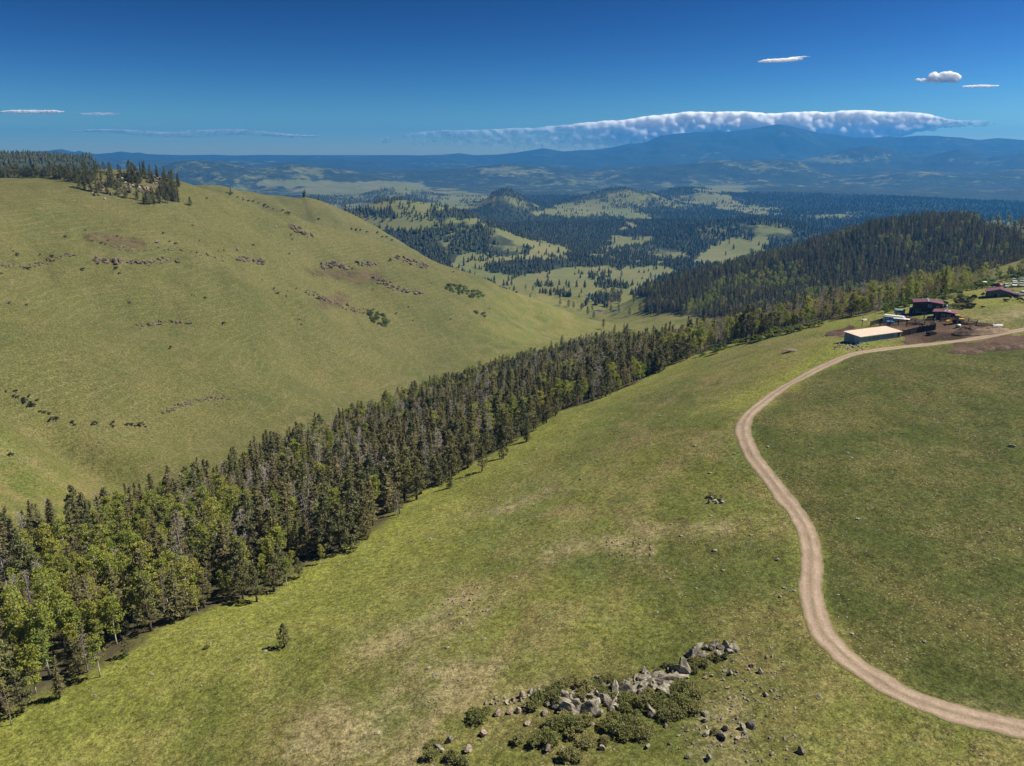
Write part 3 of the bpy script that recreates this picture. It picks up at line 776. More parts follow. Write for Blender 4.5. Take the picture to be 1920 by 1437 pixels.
def bush(seed, Rm, Hh, nclump=26, leaves=26, leaf=0.10):
    g = np.random.default_rng(seed)
    C, A, B = [], [], []; st = Acc()
    for k_ in range(nclump):
        az = g.random() * 6.28; r = Rm * math.sqrt(g.random()) * 0.85
        z = Hh * (0.25 + 0.6 * (1 - (r / Rm) ** 2) * g.uniform(0.6, 1.05))
        c = np.array([math.cos(az) * r, math.sin(az) * r, z])
        st.add(*tube([np.array([c[0] * 0.2, c[1] * 0.2, -0.15]), c], [0.03, 0.012], 3))
        cr = Rm * g.uniform(0.22, 0.36)
        u_ = rand_unit(leaves, g); u_[:, 2] = np.abs(u_[:, 2]) * 0.9 - 0.15
        pc = c + u_ * (cr * g.uniform(0.3, 1.0, leaves) ** 0.6)[:, None]
        w = leaf * g.uniform(0.7, 1.4, leaves)
        dv = u_ + g.normal(0, 0.7, (leaves, 3)); dv /= np.linalg.norm(dv, axis=1)[:, None]
        pv = np.cross(dv, rand_unit(leaves, g)); pv /= np.linalg.norm(pv, axis=1)[:, None] + 1e-9
        C.append(pc); A.append(dv * w[:, None]); B.append(pv * (w * 0.65)[:, None])
    V, Fc = diamonds(np.vstack(C), np.vstack(A), np.vstack(B))
    return st, (V, Fc)

def rock_mesh(seed, mat_, sx=1, sy=1, sz=0.8, cuts=17, sub=3, name='boulder'):
    g = np.random.default_rng(seed)
    bm = bmesh.new(); bmesh.ops.create_icosphere(bm, subdivisions=sub, radius=1)
    V = np.array([v.co[:] for v in bm.verts])
    for _ in range(cuts):
        n = rand_unit(1, g)[0]; d = g.uniform(0.42, 0.80)
        s = V @ n; o = s > d
        V[o] -= np.outer(s[o] - d, n)
    V += g.normal(0, 0.012, V.shape)
    V *= [sx, sy, sz]
    for v, c in zip(bm.verts, V): v.co = c
    me = bpy.data.meshes.new(name); bm.to_mesh(me); bm.free()
    me.materials.append(mat_)
    return me

def pair(name, res, leafm, barkm):
    tr, (V, Fc) = res
    return (tr.mesh(name + '_trunk', barkm, True), mesh_np(name + '_crown', V, Fc, [leafm]))
def joined(name, res, leafm, barkm):
    tr, (V, Fc) = res
    TV = np.vstack(tr.V); n = len(TV)
    faces = tr.F + [tuple(int(i) + n for i in f) for f in Fc]
    idx = [0] * len(tr.F) + [1] * len(Fc)
    return mesh_np(name, np.vstack([TV, V]), faces, [barkm, leafm], idx)

# specification of the kinds: builder, leaf material, bark material
SPEC = {
 'fir':   ([lambda l, s=s, h=h, r=r: conifer(s, h, r, 0.10, l) for s, h, r in ((1,13,2.6),(2,14.5,2.7),(3,11,2.4),(4,13.5,2.3))], 'fir', 'bark'),
 'pine':  ([lambda l, s=s, h=h, r=r, b=b: ponderosa(s, h, r, b, l) for s, h, r, b in ((11,12,2.5,0.12),(12,13.5,2.6,0.18),(13,10,2.4,0.08),(14,14,2.4,0.22))], 'pine', 'bark'),
 'brown': ([lambda l, s=s, h=h, r=r: conifer(s, h, r, 0.14, l, 0.82) for s, h, r in ((21,13,2.3),(22,14.5,2.4),(23,12,2.2))], 'brownfir', 'bark'),
 'aspen': ([lambda l, s=s, h=h, r=r, b=b: aspen(s, h, r, b, l) for s, h, r, b in ((31,10,1.8,0.28),(32,12,1.9,0.34),(33,8.5,1.7,0.24),(34,11,2.0,0.32))], 'aspen', 'palebark'),
 'budding': ([lambda l, s=s, h=h, r=r, b=b: aspen(s, h, r, b, l, 40, 15, 0.12) for s, h, r, b in ((41,11,1.9,0.30),(42,12,2.0,0.35),(43,9,1.7,0.25))], 'budding', 'greybark'),
 'dead':  ([lambda l, s=s, h=h, c=c: snag(s, h, l, 50, c) for s, h, c in ((51,12,True),(52,10,False),(53,14,True))], 'twig', 'greybark'),
}
PAIR, HIGHM = {}, {}
for kx, (fs, lm, bk) in SPEC.items():
    PAIR[kx] = [pair(kx, f(0), M[lm], M[bk]) for f in fs]
    HIGHM[kx] = [joined(kx + '_full', f(0), M[lm], M[bk]) for f in fs]
HT = {'fir': (13,14.5,11,13.5), 'pine': (12,13.5,10,14), 'brown': (13,14.5,12), 'aspen': (10,12,8.5,11), 'budding': (11,12,9), 'dead': (12,10,14)}
CATN = {'fir': ('fir_tree', 'fir tree'), 'pine': ('pine_tree', 'pine tree'), 'brown': ('fir_tree', 'fir tree'), 'aspen': ('aspen_tree', 'aspen tree'),
        'budding': ('aspen_tree', 'aspen tree'), 'dead': ('dead_tree', 'dead tree')}
def tree(kx, var, x, y, sc, label, group=None, name=None, z=None, tilt=0.03):
    nm, cat = CATN[kx]
    e = empty(name or nm, W(x, y, -0.1) if z is None else (x, y, z), random.random() * 6.28, label, cat, group)
    e.rotation_euler = (random.gauss(0, tilt), random.gauss(0, tilt), random.random() * 6.28)
    e.scale = (sc * random.uniform(0.92, 1.1), sc * random.uniform(0.92, 1.1), sc)
    t_, c_ = PAIR[kx][var % len(PAIR[kx])]
    obj('trunk', t_, e); obj('crown', c_, e)
    return e

def scatter(name, pts, rot, sca, idx, meshes, label, cat, group=None):
    """one object of kind 'stuff': instances of the given meshes on points"""
    protos = bpy.data.collections.new(name + '_kinds')
    for i, me in enumerate(meshes):
        o = bpy.data.objects.new('%s_kind_%03d' % (name, i), me); protos.objects.link(o)
    me = bpy.data.meshes.new(name)
    me.vertices.add(len(pts)); me.vertices.foreach_set('co', np.asarray(pts, np.float32).ravel())
    for nm, tp, arr in (('rz', 'FLOAT', rot), ('sc', 'FLOAT', sca), ('ix', 'INT', idx)):
        a = me.attributes.new(nm, tp, 'POINT')
        a.data.foreach_set('value', np.asarray(arr, np.int32 if tp == 'INT' else np.float32))
    o = obj(name, me)
    ng = bpy.data.node_groups.new(name + '_nodes', 'GeometryNodeTree')
    ng.interface.new_socket('Geometry', in_out='INPUT', socket_type='NodeSocketGeometry')
    ng.interface.new_socket('Geometry', in_out='OUTPUT', socket_type='NodeSocketGeometry')
    gi, go = ng.nodes.new('NodeGroupInput'), ng.nodes.new('NodeGroupOutput')
    ip = ng.nodes.new('GeometryNodeInstanceOnPoints')
    ci = ng.nodes.new('GeometryNodeCollectionInfo'); ci.inputs[0].default_value = protos
    ci.inputs['Separate Children'].default_value = True; ci.inputs['Reset Children'].default_value = True
    ip.inputs['Pick Instance'].default_value = True
    def attr(nm, tp):
        n = ng.nodes.new('GeometryNodeInputNamedAttribute'); n.data_type = tp; n.inputs[0].default_value = nm
        return n.outputs['Attribute']
    l = ng.links
    l.new(gi.outputs[0], ip.inputs['Points']); l.new(ci.outputs[0], ip.inputs['Instance'])
    l.new(attr('ix', 'INT'), ip.inputs['Instance Index'])
    cx = ng.nodes.new('ShaderNodeCombineXYZ'); l.new(attr('rz', 'FLOAT'), cx.inputs[2])
    e2r = ng.nodes.new('FunctionNodeEulerToRotation'); l.new(cx.outputs[0], e2r.inputs[0])
    l.new(e2r.outputs[0], ip.inputs['Rotation'])
    l.new(attr('sc', 'FLOAT'), ip.inputs['Scale'])
    l.new(ip.outputs[0], go.inputs[0])
    md = o.modifiers.new('scatter', 'NODES'); md.node_group = ng
    tag(o, label, cat, group, 'stuff')
    return o

# ------------------------------------------------------------------ woods in the belt
def jitter_fill(poly, sp, seed, keep=None):
    g = np.random.default_rng(seed)
    xs = [p[0] for p in poly]; ys = [p[1] for p in poly]
    X, Y = np.meshgrid(np.arange(min(xs), max(xs), sp), np.arange(min(ys), max(ys), sp))
    X = X + g.uniform(-.48, .48, X.shape) * sp; Y = Y + g.uniform(-.48, .48, Y.shape) * sp
    X, Y = X.ravel(), Y.ravel()
    m_ = in_poly(poly, X, Y)
    return X[m_], Y[m_]
bx, by = jitter_fill(BELT, 3.6, 5)
bz = gz(bx, by)
bu, bv, bd = project(bx, by, bz)
inv = (bu > -120) & (bu < 2100)
bx, by, bz, bu, bv, bd = [a[inv] for a in (bx, by, bz, bu, bv, bd)]
ed = seg_dist(bx, by, [tuple(p) for p in near_w]); fd = seg_dist(bx, by, [tuple(p) for p in far_w])
keep = rng.random(len(bx)) < np.where(ed < 5, 0.62, 0.93)
# small clearings
keep &= (fbm(bx / 14, by / 14, 93, 2) > 0.26) | (ed < 14)
bx, by, bz, bu, bv, bd, ed, fd = [a[keep] for a in (bx, by, bz, bu, bv, bd, ed, fd)]
pn = fbm(bx / 26, by / 26, 95, 3); pd_ = fbm(bx / 15, by / 15, 97, 3); rnd = rng.random(len(bx))
def bell(u0, v0, su, sv): return np.exp(-((bu - u0) / su) ** 2 / 2 - ((bv - 40 - v0) / sv) ** 2 / 2)
asp = 0.05 + 0.75 * sstep(0.57, 0.70, pn) + 0.62 * bell(180, 1060, 90, 55) + 0.5 * bell(480, 990, 60, 30) + 0.55 * bell(310, 960, 60, 30)
asp += 0.95 * np.exp(-(fd / 17) ** 2) * sstep(560, 720, bu) * (1 - sstep(1010, 1100, bu)) + 0.35 * sstep(1050, 1250, bu) * (bv < 680)
asp += 0.55 * sstep(1500, 1640, bu)
asp *= np.where((ed < 6) & (bu < 1150), 0.25, 1)
pinep = 0.16 + 0.70 * np.exp(-(ed / 16) ** 2)
kinds = np.where(rnd < np.clip(asp, 0, 0.92), 'aspen', np.where(rnd < np.clip(asp, 0, 0.92) + (1 - np.clip(asp, 0, .92)) * pinep, 'pine', 'fir'))
r2 = rng.random(len(bx))
kinds = np.where((kinds == 'fir') & (r2 < 0.55), 'brown', kinds)
kinds = np.where((kinds != 'aspen') & (kinds != 'pine') & (r2 > 0.87 - 0.50 * sstep(0.53, 0.65, pd_)), 'dead', kinds)
bud = sstep(1250, 1550, bu) * 0.62 + 0.12
kinds = np.where((kinds == 'aspen') & (r2 < bud), 'budding', kinds)
kinds = np.where((bu > 1380) & (kinds == 'brown') & (r2 < 0.4), 'budding', kinds)
kinds = np.where((bu > 1300) & (r2 > 0.86), 'dead', kinds)
kinds = np.where((bu > 1440) & (ed < 16) & (r2 < 0.5), 'aspen', kinds)
nvar = np.array([len(HT[k]) for k in kinds]); var = (rng.random(len(bx)) * nvar).astype(int)
hts = np.array([HT[k][v] for k, v in zip(kinds, var)])
sc = rng.uniform(0.62, 1.2, len(bx)) * np.where(ed < 4, 0.85, 1) * np.where(fd < 14, 0.9, 1) * np.where(bu > 1400, 0.92, 1.0)
sc *= np.where(rng.random(len(bx)) < np.where(ed < 7, 0.3, 0.14), 0.55, 1) * np.where(bu > 1100, 1.0, 0.94)
edge_tree = ed < 7
size = hts * sc / bd * np.where(edge_tree, 1.5, 1.0)
inframe = (bu > -25) & (bu < 1945) & (bv - F * hts * sc / bd < 1437)
# seen: more than a sliver clear of the trees in front
vis = np.ones(len(bx))
solo = np.zeros(len(bx), bool)
QUOTA = {'fir': 105, 'brown': 120, 'pine': 165, 'aspen': 170, 'budding': 95, 'dead': 90}
for k_, n in QUOTA.items():
    c_ = np.nonzero((kinds == k_) & inframe)[0]
    c_ = c_[np.argsort(-size[c_])][:n]
    solo[c_] = True
WHERE = lambda i: 'meadow' if edge_tree[i] and bu[i] < 1330 else ('house' if bu[i] > 1480 else ('inside' if fd[i] > 25 or bu[i] > 1150 else 'valley'))
LAB = {('fir','meadow'): 'dark green fir on the meadow edge of the woods',
 ('fir','inside'): 'dark green fir standing deep inside the wooded belt',
 ('fir','valley'): 'dark green fir on the valley-side woods rim',
 ('fir','house'): 'dark fir in the woods behind the ranch buildings',
 ('brown','meadow'): 'thin brownish fir where the woods meet the open meadow',
 ('brown','inside'): 'thin brownish fir standing deep inside the wooded belt',
 ('brown','valley'): 'thin brownish fir on the valley-side woods rim',
 ('brown','house'): 'thin brownish fir in the woods behind the ranch',
 ('pine','meadow'): 'grey-green bushy pine lining the meadow edge of the woods',
 ('pine','inside'): 'grey-green bushy pine standing inside the wooded belt',
 ('pine','valley'): 'grey-green bushy pine on the valley-side woods rim',
 ('pine','house'): 'grey-green pine in the woods behind the ranch',
 ('aspen','meadow'): 'bright green aspen on the lower edge of the woods',
 ('aspen','inside'): 'bright green aspen with pale trunk among dark conifers',
 ('aspen','valley'): 'bright green aspen in the strip along the valley rim',
 ('aspen','house'): 'bright green aspen behind the ranch buildings',
 ('budding','meadow'): 'half-leafed olive aspen on the meadow-side woods edge',
 ('budding','inside'): 'half-leafed olive aspen among the conifers of the belt',
 ('budding','valley'): 'half-leafed olive aspen on the valley-side woods rim',
 ('budding','house'): 'half-leafed olive aspen behind the ranch buildings',
 ('dead','meadow'): 'bare grey dead tree on the meadow-side woods edge',
 ('dead','inside'): 'bare grey dead tree standing among the living conifers',
 ('dead','valley'): 'bare grey dead tree on the valley-side woods rim',
 ('dead','house'): 'bare grey dead tree behind the ranch buildings'}
GRP = {'meadow': 'trees along the meadow edge', 'inside': 'trees inside the wooded belt', 'valley': 'trees on the valley-side rim', 'house': 'trees behind the ranch buildings'}
NEI = {'fir': 'beside a dark fir', 'brown': 'beside a brownish fir', 'pine': 'beside a bushy pine', 'aspen': 'beside a bright aspen', 'budding': 'beside an olive aspen', 'dead': 'beside a bare dead tree'}
for i in np.nonzero(solo)[0]:
    w_ = WHERE(i); k_ = kinds[i]
    dd = np.hypot(bx - bx[i], by - by[i]); dd[i] = 1e9; j = int(np.argmin(dd))
    hh = hts[i] * sc[i]
    tree(k_, var[i], bx[i], by[i], sc[i], ('tall ' if hh > 12 else 'short ' if hh < 8 else '') + LAB[(k_, w_)] + ', ' + NEI[kinds[j]], GRP[w_])
rest = ~solo
allk = list(SPEC.keys()); offs = {}; ms = []
for k_ in allk: offs[k_] = len(ms); ms += HIGHM[k_]
scatter('woods', np.c_[bx, by, bz + CZ - 0.1][rest], rng.uniform(0, 6.28, rest.sum()), sc[rest],
        [offs[k] + v for k, v in zip(kinds[rest], var[rest])], ms, 'mixed fir and aspen woods filling the belt along the valley', 'woods')

# wooded hill on the right
hx, hy = jitter_fill(HILLWOOD, 4.9, 8)
hz_ = gz(hx, hy); hu, hv, hd = project(hx, hy, hz_)
k = (hu > 1100) & (hu < 2050) & (rng.random(len(hx)) < 0.96)
k &= ~(in_poly([(1832,414),(1925,424),(1990,470),(1960,480),(1925,452),(1880,438),(1840,432)], hu, hv) & (rng.random(len(hx)) < 0.9))
hx, hy, hz_ = hx[k], hy[k], hz_[k]
pn = fbm(hx / 60, hy / 60, 99, 3); rn = rng.random(len(hx))
hk = np.where(rn < 0.08 + 0.75 * sstep(0.54, 0.70, pn), 'aspen', np.where(rn < 0.70, 'fir', np.where(rn < 0.82, 'brown', 'pine')))
ms = []; offs = {}
for k_ in allk: offs[k_] = len(ms); ms += HIGHM[k_]
scatter('hill_forest', np.c_[hx, hy, hz_ + CZ - 0.1], rng.uniform(0, 6.28, len(hx)), rng.uniform(0.72, 1.12, len(hx)),
        [offs[q_] + int(r_ * len(HT[q_])) for q_, r_ in zip(hk, rng.random(len(hx)))], ms, 'dark conifer forest covering the rounded hill behind the ranch', 'forest')

# far valley woods: small simple pines
def far_pine(seed, H, Rm):
    g = np.random.default_rng(seed); V, Fc = [], []
    tiers = 4
    for t in range(tiers):
        z0 = H * (0.10 + 0.20 * t); z1 = min(H, z0 + H * 0.42); r = Rm * (1 - 0.2 * t) * g.uniform(0.85, 1.15)
        n = 7; b_ = len(V)
        for k_ in range(n):
            a = 6.28 * k_ / n + g.normal(0, .15); q_ = r * g.uniform(0.7, 1.2)
            V.append((math.cos(a) * q_, math.sin(a) * q_, z0 + g.normal(0, 0.3)))
        V.append((g.normal(0, .2), g.normal(0, .2), z1))
        for k_ in range(n): Fc.append((b_ + k_, b_ + (k_ + 1) % n, b_ + n))
    return mesh_np('valley_pine', V, Fc, [M['valley']])
FP = [far_pine(s, h, r) for s, h, r in ((1, 11, 2.7), (2, 9, 2.8), (3, 13, 2.9), (4, 8, 2.6))]
def valley_points(r0, r1, sp, seed):
    g = np.random.default_rng(seed)
    n = int((r1 ** 2 - r0 ** 2) * R(39) / sp ** 2)
    r = np.sqrt(g.uniform(r0 ** 2, r1 ** 2, n)); a = g.uniform(-R(39), R(39), n)
    x, y = r * np.sin(a), r * np.cos(a)
    i = np.clip(np.searchsorted(RR, r), 0, len(RR) - 1); j = np.clip(np.searchsorted(AZ, a), 0, len(AZ) - 1)
    f = FOREST[i, j]
    f = f + (fbm(x / 90, y / 90, 111, 3) - 0.5) * 1.3 * (f > 0.04)
    p = np.clip((f - 0.34) * 3.2, 0, 0.96) * sstep(r0 - 1, r0 + 1, r) + 0.012 + 0.5 * sstep(0.60, 0.72, fbm(x / 55, y / 55, 121, 3))
    ok = g.random(n) < p
    # only ground the valley view can reach
    vmin = np.minimum.accumulate(GV, axis=0)
    ok &= (GV[i, j] < vmin[np.maximum(i - 1, 0), j] + 14)
    return x[ok], y[ok], r[ok]
vx, vy = [], []
for a_, b_, sp, sd in ((1090, 1700, 6.5, 1), (1700, 2600, 8.0, 2), (2600, 4300, 11.0, 3)):
    x, y, r = valley_points(a_, b_, sp, sd); vx.append(x); vy.append(y)
vx, vy = np.concatenate(vx), np.concatenate(vy)
vz = gz(vx, vy)
print('belt', len(bx), 'solo', solo.sum(), 'hill', len(hx), 'valley', len(vx))
scatter('valley_woods', np.c_[vx, vy, vz + CZ], rng.uniform(0, 6.28, len(vx)), rng.uniform(0.6, 1.1, len(vx)),
        rng.integers(0, 4, len(vx)), FP, 'scattered dark pine woods on the far valley floor', 'woods')

# ------------------------------------------------------------------ shape helpers for built things
def add_box(bm, c, s, M4=None, bev=0.0):
    r_ = bmesh.ops.create_cube(bm, size=1)
    for v in r_['verts']:
        v.co = Vector((v.co.x * s[0] + c[0], v.co.y * s[1] + c[1], v.co.z * s[2] + c[2]))
        if M4 is not None: v.co = M4 @ v.co
    return r_['verts']
def add_cyl(bm, p, q_, r0, r1=None, seg=10):
    p, q_ = Vector(p), Vector(q_); d = q_ - p
    mt = Matrix.Translation((p + q_) / 2) @ d.to_track_quat('Z', 'Y').to_matrix().to_4x4()
    bmesh.ops.create_cone(bm, cap_ends=True, segments=seg, radius1=r0, radius2=r0 if r1 is None else r1, depth=d.length, matrix=mt)
def part(name, fn, m_, parent, smooth=False, bev=0.0, loc=None, rot=None):
    bm = bmesh.new(); fn(bm)
    if bev: bmesh.ops.bevel(bm, geom=list(bm.edges), offset=bev, segments=2, affect='EDGES', clamp_overlap=True)
    bmesh.ops.recalc_face_normals(bm, faces=bm.faces)
    me = bpy.data.meshes.new(name); bm.to_mesh(me); bm.free(); me.materials.append(m_)
    if smooth: me.polygons.foreach_set('use_smooth', np.ones(len(me.polygons), bool))
    return obj(name, me, parent, loc, rot)
def poly_solid(bm, pts, th):                  # flat polygon thickened straight down
    top = [bm.verts.new(p) for p in pts]; bot = [bm.verts.new((p[0], p[1], p[2] - th)) for p in pts]
    bm.faces.new(top); bm.faces.new(bot[::-1])
    n = len(pts)
    for i in range(n): bm.faces.new((top[i], bot[i], bot[(i + 1) % n], top[(i + 1) % n]))
def ribbed(name, col, rough=0.55, metal=0.0, var=0.2, scale=6.0, axis=0):
    m, nt, b = mat(name, rough, 0.3)
    tc = N(nt, 'ShaderNodeTexCoord').outputs['Object']
    oi = N(nt, 'ShaderNodeObjectInfo').outputs['Random']
    w = N(nt, 'ShaderNodeTexWave'); w.inputs['Scale'].default_value = scale; w.bands_direction = 'XYZ'[axis]
    nt.links.new(tc, w.inputs['Vector'])
    n1 = noise(nt, tc, 0.8, 5, 0.65); n2 = noise(nt, tc, 5, 4, 0.6)
    c = mixc(nt, remap(nt, n1, 0.3, 0.7), tuple(x * (1 - var) for x in col), tuple(x * (1 + var) for x in col))
    c = mixc(nt, 1.0, c, remap(nt, n2, 0.3, 0.7, 0.88, 1.1), 'MULTIPLY')
    c = mixc(nt, 1.0, c, remap(nt, oi, 0, 1, 0.72, 1.2), 'MULTIPLY')
    nt.links.new(c, b.inputs['Base Color']); b.inputs['Metallic'].default_value = metal
    nt.links.new(bumpn(nt, w.outputs['Fac'], 0.03, 0.8), b.inputs['Normal'])
    return m
M['tin'] = ribbed('blue_grey_metal_siding', (0.20, 0.30, 0.38), 0.6, 0.0, 0.3)
M['tinroof'] = ribbed('tan_metal_roof', (0.56, 0.42, 0.33), 0.6, 0.0, 0.12, 5)
M['maroon'] = ribbed('maroon_metal_roof', (0.155, 0.062, 0.070), 0.5, 0.0, 0.15, 4)
M['darkwood'] = plain('dark_brown_log_wall', (0.055, 0.036, 0.028), 0.85, 0.35, 4)
M['greywall'] = ribbed('grey_board_wall', (0.155, 0.160, 0.165), 0.85, 0.0, 0.2, 4)
M['plank'] = plain('old_fence_plank', (0.060, 0.045, 0.036), 0.95, 0.4, 3)
M['rail'] = plain('weathered_rail', (0.16, 0.125, 0.095), 0.95, 0.35, 3)
M['lumber'] = plain('grey_lumber', (0.24, 0.185, 0.15), 0.95, 0.3, 2)
M['white'] = plain('white_paint', (0.72, 0.72, 0.70), 0.45, 0.08, 2)
M['glass'] = plain('window_glass', (0.10, 0.13, 0.15), 0.12, 0.2, 1, 0, 0.6)
M['trim'] = plain('pale_window_trim', (0.55, 0.53, 0.48), 0.6, 0.1, 2)
M['silver'] = plain('trailer_aluminium', (0.55, 0.57, 0.60), 0.4, 0.15, 2, 0.3)
M['teal'] = plain('teal_shell', (0.22, 0.36, 0.36), 0.4, 0.15, 2)
M['blue'] = plain('blue_plastic', (0.055, 0.14, 0.32), 0.5, 0.2, 2)
M['red'] = plain('red_paint', (0.42, 0.045, 0.055), 0.4, 0.15, 2)
M['yellow'] = plain('yellow_machine_paint', (0.55, 0.32, 0.03), 0.45, 0.15, 2)
M['black'] = plain('black_rubber', (0.02, 0.02, 0.022), 0.85, 0.2, 3)
M['pipe'] = plain('galvanised_pipe', (0.48, 0.50, 0.52), 0.4, 0.12, 3, 0.5)
M['concrete'] = plain('grey_concrete', (0.16, 0.15, 0.14), 0.95, 0.25, 1.5)
M['soil'] = plain('turned_soil', (0.085, 0.056, 0.038), 1.0, 0.45, 0.9)
M['soil2'] = plain('dry_soil', (0.20, 0.145, 0.095), 1.0, 0.35, 0.9)
M['lightmetal'] = plain('pale_car_paint', (0.58, 0.62, 0.62), 0.35, 0.08, 2)
M['tancar'] = plain('tan_car_paint', (0.42, 0.36, 0.27), 0.35, 0.1, 2)
M['darkcar'] = plain('dark_car_paint', (0.05, 0.052, 0.06), 0.3, 0.1, 2)
M['greencar'] = plain('pale_green_car_paint', (0.36, 0.44, 0.40), 0.35, 0.1, 2)

# ------------------------------------------------------------------ foreground outcrops, boulders, shrubs
ROCKS = [rock_mesh(100 + i, M['rock'], *s) for i, s in enumerate([(1,.8,.9),(1.2,.7,.75),(.9,.9,1.15),(1.3,.8,.6),(.8,.7,1.3),(1.1,1,.8)])]
PROCKS = [rock_mesh(130 + i, M['pinkrock'], *s) for i, s in enumerate([(1,.9,.85),(1.2,.9,.8),(1,.8,1)])]
HROCKS = [rock_mesh(160 + i, M['hillrock'], *s, sub=1) for i, s in enumerate([(1.2,.8,.8),(1.6,.9,.6),(1,.8,1)])]
def rocks_at(parent, u, v, size, meshes, n=1, spread=0.0, name='rock', flat=1.0, tall=1.0):
    for _ in range(n):
        p = hit(u + random.gauss(0, spread), v + random.gauss(0, spread * 0.55))
        s = size * random.uniform(0.65, 1.3)
        o = obj(name, random.choice(meshes), parent, None, (random.gauss(0, .3), random.gauss(0, .3), random.random() * 6.28),
                (s * random.uniform(.8, 1.2), s * random.uniform(.8, 1.2), s * tall * random.uniform(.8, 1.2)))
        base = Vector(parent.location) if parent else Vector((0, 0, 0))
        o.location = Vector(p) + Vector((0, 0, s * 0.14 * tall)) - base
def outcrop(name, pix, label, group=None):
    p = hit(*pix)
    return empty(name, tuple(p), 0, label, 'rock outcrop', group)
oc = outcrop('rock_outcrop', (1100, 1300), 'long jagged grey rock outcrop half hidden among bushes')
LEDGE = [(930,1337,.9),(955,1338,.8),(972,1338,.85),(990,1318,.9),(1000,1310,.8),(1020,1338,.9),(1040,1325,.7),(1062,1310,1.1),(1068,1330,1.25),(1075,1340,.9),(1095,1332,1.0),(1108,1322,1.1),(1118,1338,1.1),(1125,1310,.9),
         (1138,1312,1.2),(1150,1318,1.3),(1155,1303,1.0),(1165,1330,1.1),(1175,1290,.8),(1185,1300,.95),(1192,1286,.8),(1205,1298,1.2),(1210,1280,.8),(1222,1288,1.0),(1232,1292,1.2),(1240,1275,1.0),(1228,1268,.8),(1215,1262,.8),(1205,1255,.7),
         (1250,1285,1.3),(1245,1300,1.3),(1258,1270,.9),(1195,1272,.7),(1182,1280,.7),(1275,1262,1.4),(1282,1256,1.2),(1222,1340,1.0),(960,1312,.5),(975,1305,.55),(945,1318,.5),(1005,1296,.5),(990,1300,.45),(1060,1300,.5),(1140,1290,.6),(1160,1285,.55),(1105,1340,1.0),(1028,1322,.8)]
for u, v, s in LEDGE: rocks_at(oc, u, v, s, ROCKS if u > 985 else PROCKS, 1, 3, tall=1.12)
for t in np.linspace(0, 1, 90): rocks_at(oc, 1055 + 215 * t, 1322 - 55 * t + random.gauss(0, 9), 0.72, ROCKS, 1, 4, tall=0.8)
for t in np.linspace(0, 1, 26): rocks_at(oc, 915 + 110 * t, 1325 - 30 * t, 0.33, PROCKS + ROCKS, 1, 7)
BED = [(1062,1322),(1080,1330),(1100,1325),(1118,1322),(1140,1316),(1152,1308),(1172,1300),(1190,1294),(1205,1290),(1222,1284),(1240,1282),(1252,1276),(1268,1268),(1280,1262),(1232,1270),(1212,1276),(1150,1325),(1105,1335)]
for u, v in BED:
    p = hit(u, v); s = random.uniform(.9, 1.35)
    obj('bedrock', random.choice(ROCKS), oc, Vector(p) + Vector((0, 0, .25)) - Vector(oc.location), (random.gauss(0, .2), random.gauss(0, .2), 0.35 + random.gauss(0, .35)), (s * 1.9, s * 1.0, s * 1.15))
oc2 = outcrop('rock_outcrop', (1335, 1225), 'low rounded cluster of grey rocks standing apart above the bushes')
for u, v, s in [(1292,1228,1.1),(1303,1220,1.0),(1315,1228,1.0),(1322,1216,.8),(1335,1218,.9),(1345,1228,1.0),(1338,1210,.7),(1352,1216,.9),(1362,1212,.9),(1368,1222,1.1),(1378,1220,1.0),(1300,1234,.8),(1356,1230,.9),(1310,1212,.6),(1372,1210,.7),(1328,1230,.8)]:
    rocks_at(oc2, u, v, s, ROCKS, 1, 2)
oc3 = outcrop('rock_outcrop', (1345, 938), 'small broken rock heap with dark scrub in mid meadow')
for u, v, s in [(1335,936,.7),(1342,940,.8),(1350,938,.9),(1356,942,.6),(1346,944,.6),(1330,942,.5)]: rocks_at(oc3, u, v, s, ROCKS, 1, 2)
oc4 = outcrop('rock_outcrop', (1190, 1032), 'scatter of low stones bedded in pale dry grass')
for _ in range(34): rocks_at(oc4, random.uniform(1125, 1225), random.uniform(1010, 1046), 0.30, ROCKS + PROCKS, 1, 2)
oc5 = outcrop('rock_outcrop', (880, 1130), 'patch of bare stones on the brow of the grassy slope')
for _ in range(30): rocks_at(oc5, random.gauss(885, 20), random.gauss(1128, 12), 0.28, ROCKS + PROCKS, 1, 2)
for (a, b_), n in (((1075, 950), 9), ((1110, 925), 5), ((1010, 962), 7)):
    for _ in range(n): rocks_at(oc5, random.gauss(a, 22), random.gauss(b_, 7), 0.26, ROCKS, 1, 2)
oc6 = outcrop('rubble_heap', (1595, 650), 'heap of pale field stones beside the metal shed'); oc6['category'] = 'rubble'
for _ in range(60): rocks_at(oc6, random.gauss(1592, 14), random.gauss(650, 4), 0.36, ROCKS + PROCKS, 1, 1)
